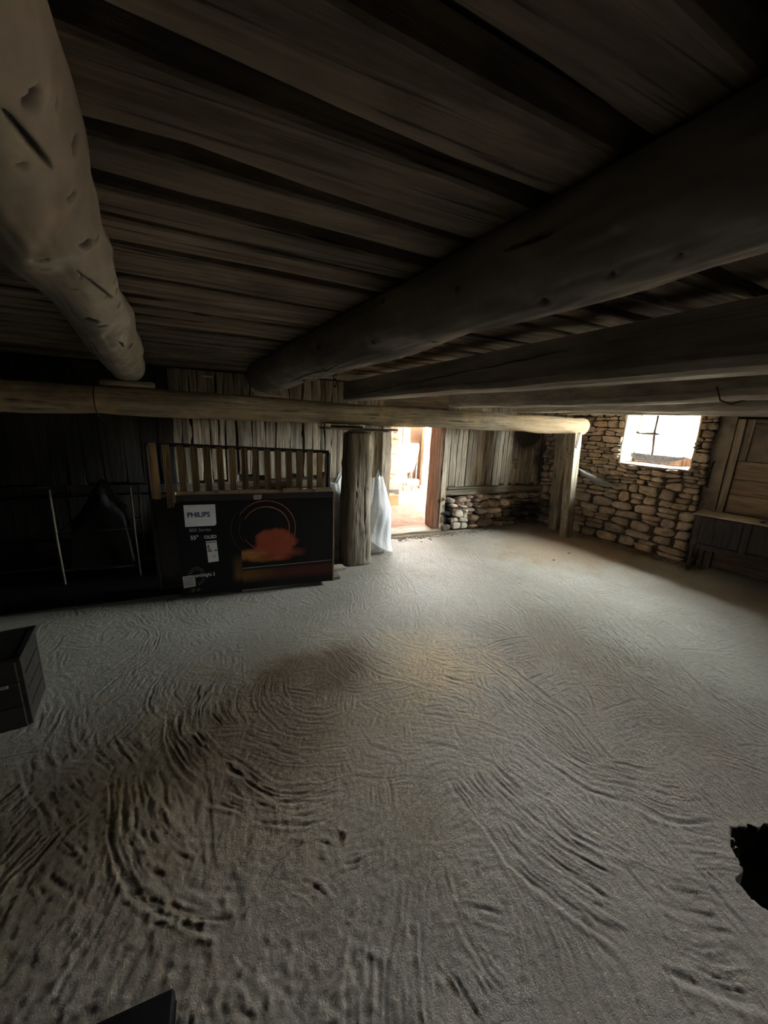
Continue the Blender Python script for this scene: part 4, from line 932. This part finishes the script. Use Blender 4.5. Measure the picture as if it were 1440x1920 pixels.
while z < 1.88:
    x = 4.97 - (k % 2) * .12
    while x < 6.1:
        x0 = max(x, 4.95); MB().box(x0 + .006, x + .235, 8.325 + rnd.random() * .01, 8.37, z + .006, z + .068, None, .004).build('brick', M_brick, bw); x += .245
    z += .075; k += 1
MB().box(1.8, 8.5, 8.9, 9.1, -.1, 1.96).box(1.8, 8.5, 8.9, 9.1, 2.62, 2.66).box(1.8, 3.2, 8.9, 9.1, 1.96, 2.62).box(7.1, 8.5, 8.9, 9.1, 1.96, 2.62).build('wall_far', M_wall_white, None, False, 'structure')  # high opening added to throw sky light through the doorway
vpost('timber_post', M_ash, None, 4.80, 4.88, 8.20, 8.30, -.02, 2.64, 20); tag(bpy.data.objects['timber_post.003'] if 'timber_post.003' in bpy.data.objects else C.objects[-1], 'thin yellow timber post in the sunlit yard beside the brick wall', 'post')
o = vpost('leaning_slab', M_hboard, None, 4.42, 4.62, 8.6, 8.66, 1.0, 1.7, 21); tag(o, 'pale upright board behind the scoop tray in the yard', 'board')
tag(MB().box(4.70, 5.6, 8.12, 8.20, -.02, .05, None, .006).build('kerb_timber', M_ash), 'timber lying along the foot of the brick wall outside', 'timber')
# scoop shaped tray leaning upright
tr = thing('scoop_tray', 'large pale scoop tray leaning upright in the sunlit yard', 'tray', (4.3, 8.0, 0))
vs = []; fs = []; n = 12
for i in range(n + 1):
    t = i / n; z = .42 + .66 * t; hw = .10 + .20 * min(1, t * 1.25) ** .7
    for j in range(9):
        s = -1 + 2 * j / 8; vs.append((s * hw, .10 * (1 - s * s) * math.sin(PI * min(t, .9)) + .1 * t, z))
for i in range(n):
    for j in range(8): fs.append((i * 9 + j, i * 9 + j + 1, (i + 1) * 9 + j + 1, (i + 1) * 9 + j))
o = mk('pan', vs, fs, M_pale, tr, True); md = o.modifiers.new('thick', 'SOLIDIFY'); md.thickness = .012
mb = MB(); mb.tube([(-.28, .1, 1.08), (.28, .1, 1.08)], .012, 8); mb.build('rim', M_pale, tr, True)
mb = MB(); mb.tube([(-.12, .0, -.02), (-.08, .02, .5)], .015, 8); mb.build('leg', M_ash, tr, True); mb = MB(); mb.tube([(.12, .0, -.02), (.08, .02, .5)], .015, 8); mb.build('leg', M_ash, tr, True)
rake = thing('rake', 'garden rake with grey tined head leaning in the sunlit yard', 'rake', (4.30, 7.75, 0))
mb = MB(); mb.tube([(-.16, 0, .30), (.16, .02, .26)], .014, 8)
for q in range(12): x = -.15 + q * .3 / 11; mb.tube([(x, 0, .29 - q * .003), (x + .005, -.01, .15)], .007, 5)
mb.build('rake_head', M_grey, rake, True)
mb = MB(); mb.tube([(-.12, .0, .28), (.10, .12, .80), (.20, .2, 1.02)], .011, 8); mb.build('handle', M_doorv, rake, True)
hd = MB(); hd.tube([(4.42, 7.86, .0), (4.58, 8.1, .95)], .012, 8); tag(hd.build('broom_handle', M_ash, None, True), 'thin light tool handle leaning beside the rake outside', 'handle')
# orange shelves and boxes at the left of the doorway view
sh = thing('timber_stack', 'stack of orange brown timber seen through the left of the doorway', 'timber', (3.86, 7.95, -.02))
for q, z in enumerate((.32, .44, .80, .95, 1.1, 1.24)):
    MB().box(-.6, .10 + .05 * (q % 2), -.06, .12, z, z + .085, None, .008).build('plank', M_orange, sh)
MB().box(-.6, .0, -.05, .12, 0, .3).build('plank', M_orange, sh); MB().box(-.08, -.02, -.05, .0, .52, .80).build('upright', M_ash, sh); MB().box(-.6, -.55, -.05, .1, 0, 1.3).build('upright', M_ash, sh)
tag(MB().box(2.9, 3.37, 6.62, 6.9, -.02, .17, None, .005).build('cardboard_box', M_orange), 'orange box on the ground beyond the left door jamb', 'box')
cg = thing('bottle_crate', 'small grey crate beside the orange box outside the doorway', 'crate', (3.42, 6.70, -.02))
MB().box(0, .22, 0, .22, 0, .02).box(0, .22, 0, .012, .02, .14).box(0, .22, .208, .22, .02, .14).box(0, .012, .012, .208, .02, .14).box(.208, .22, .012, .208, .02, .14).build('crate_body', M_grey, cg)
MB().box(.02, .09, -.003, 0, .05, .12).build('label', M_pink, cg)
tag(MB().box(3.15, 3.62, 7.1, 7.35, -.02, .20, None, .006).build('storage_tub', M_frame), 'dark storage tub behind the orange box in the yard', 'tub')
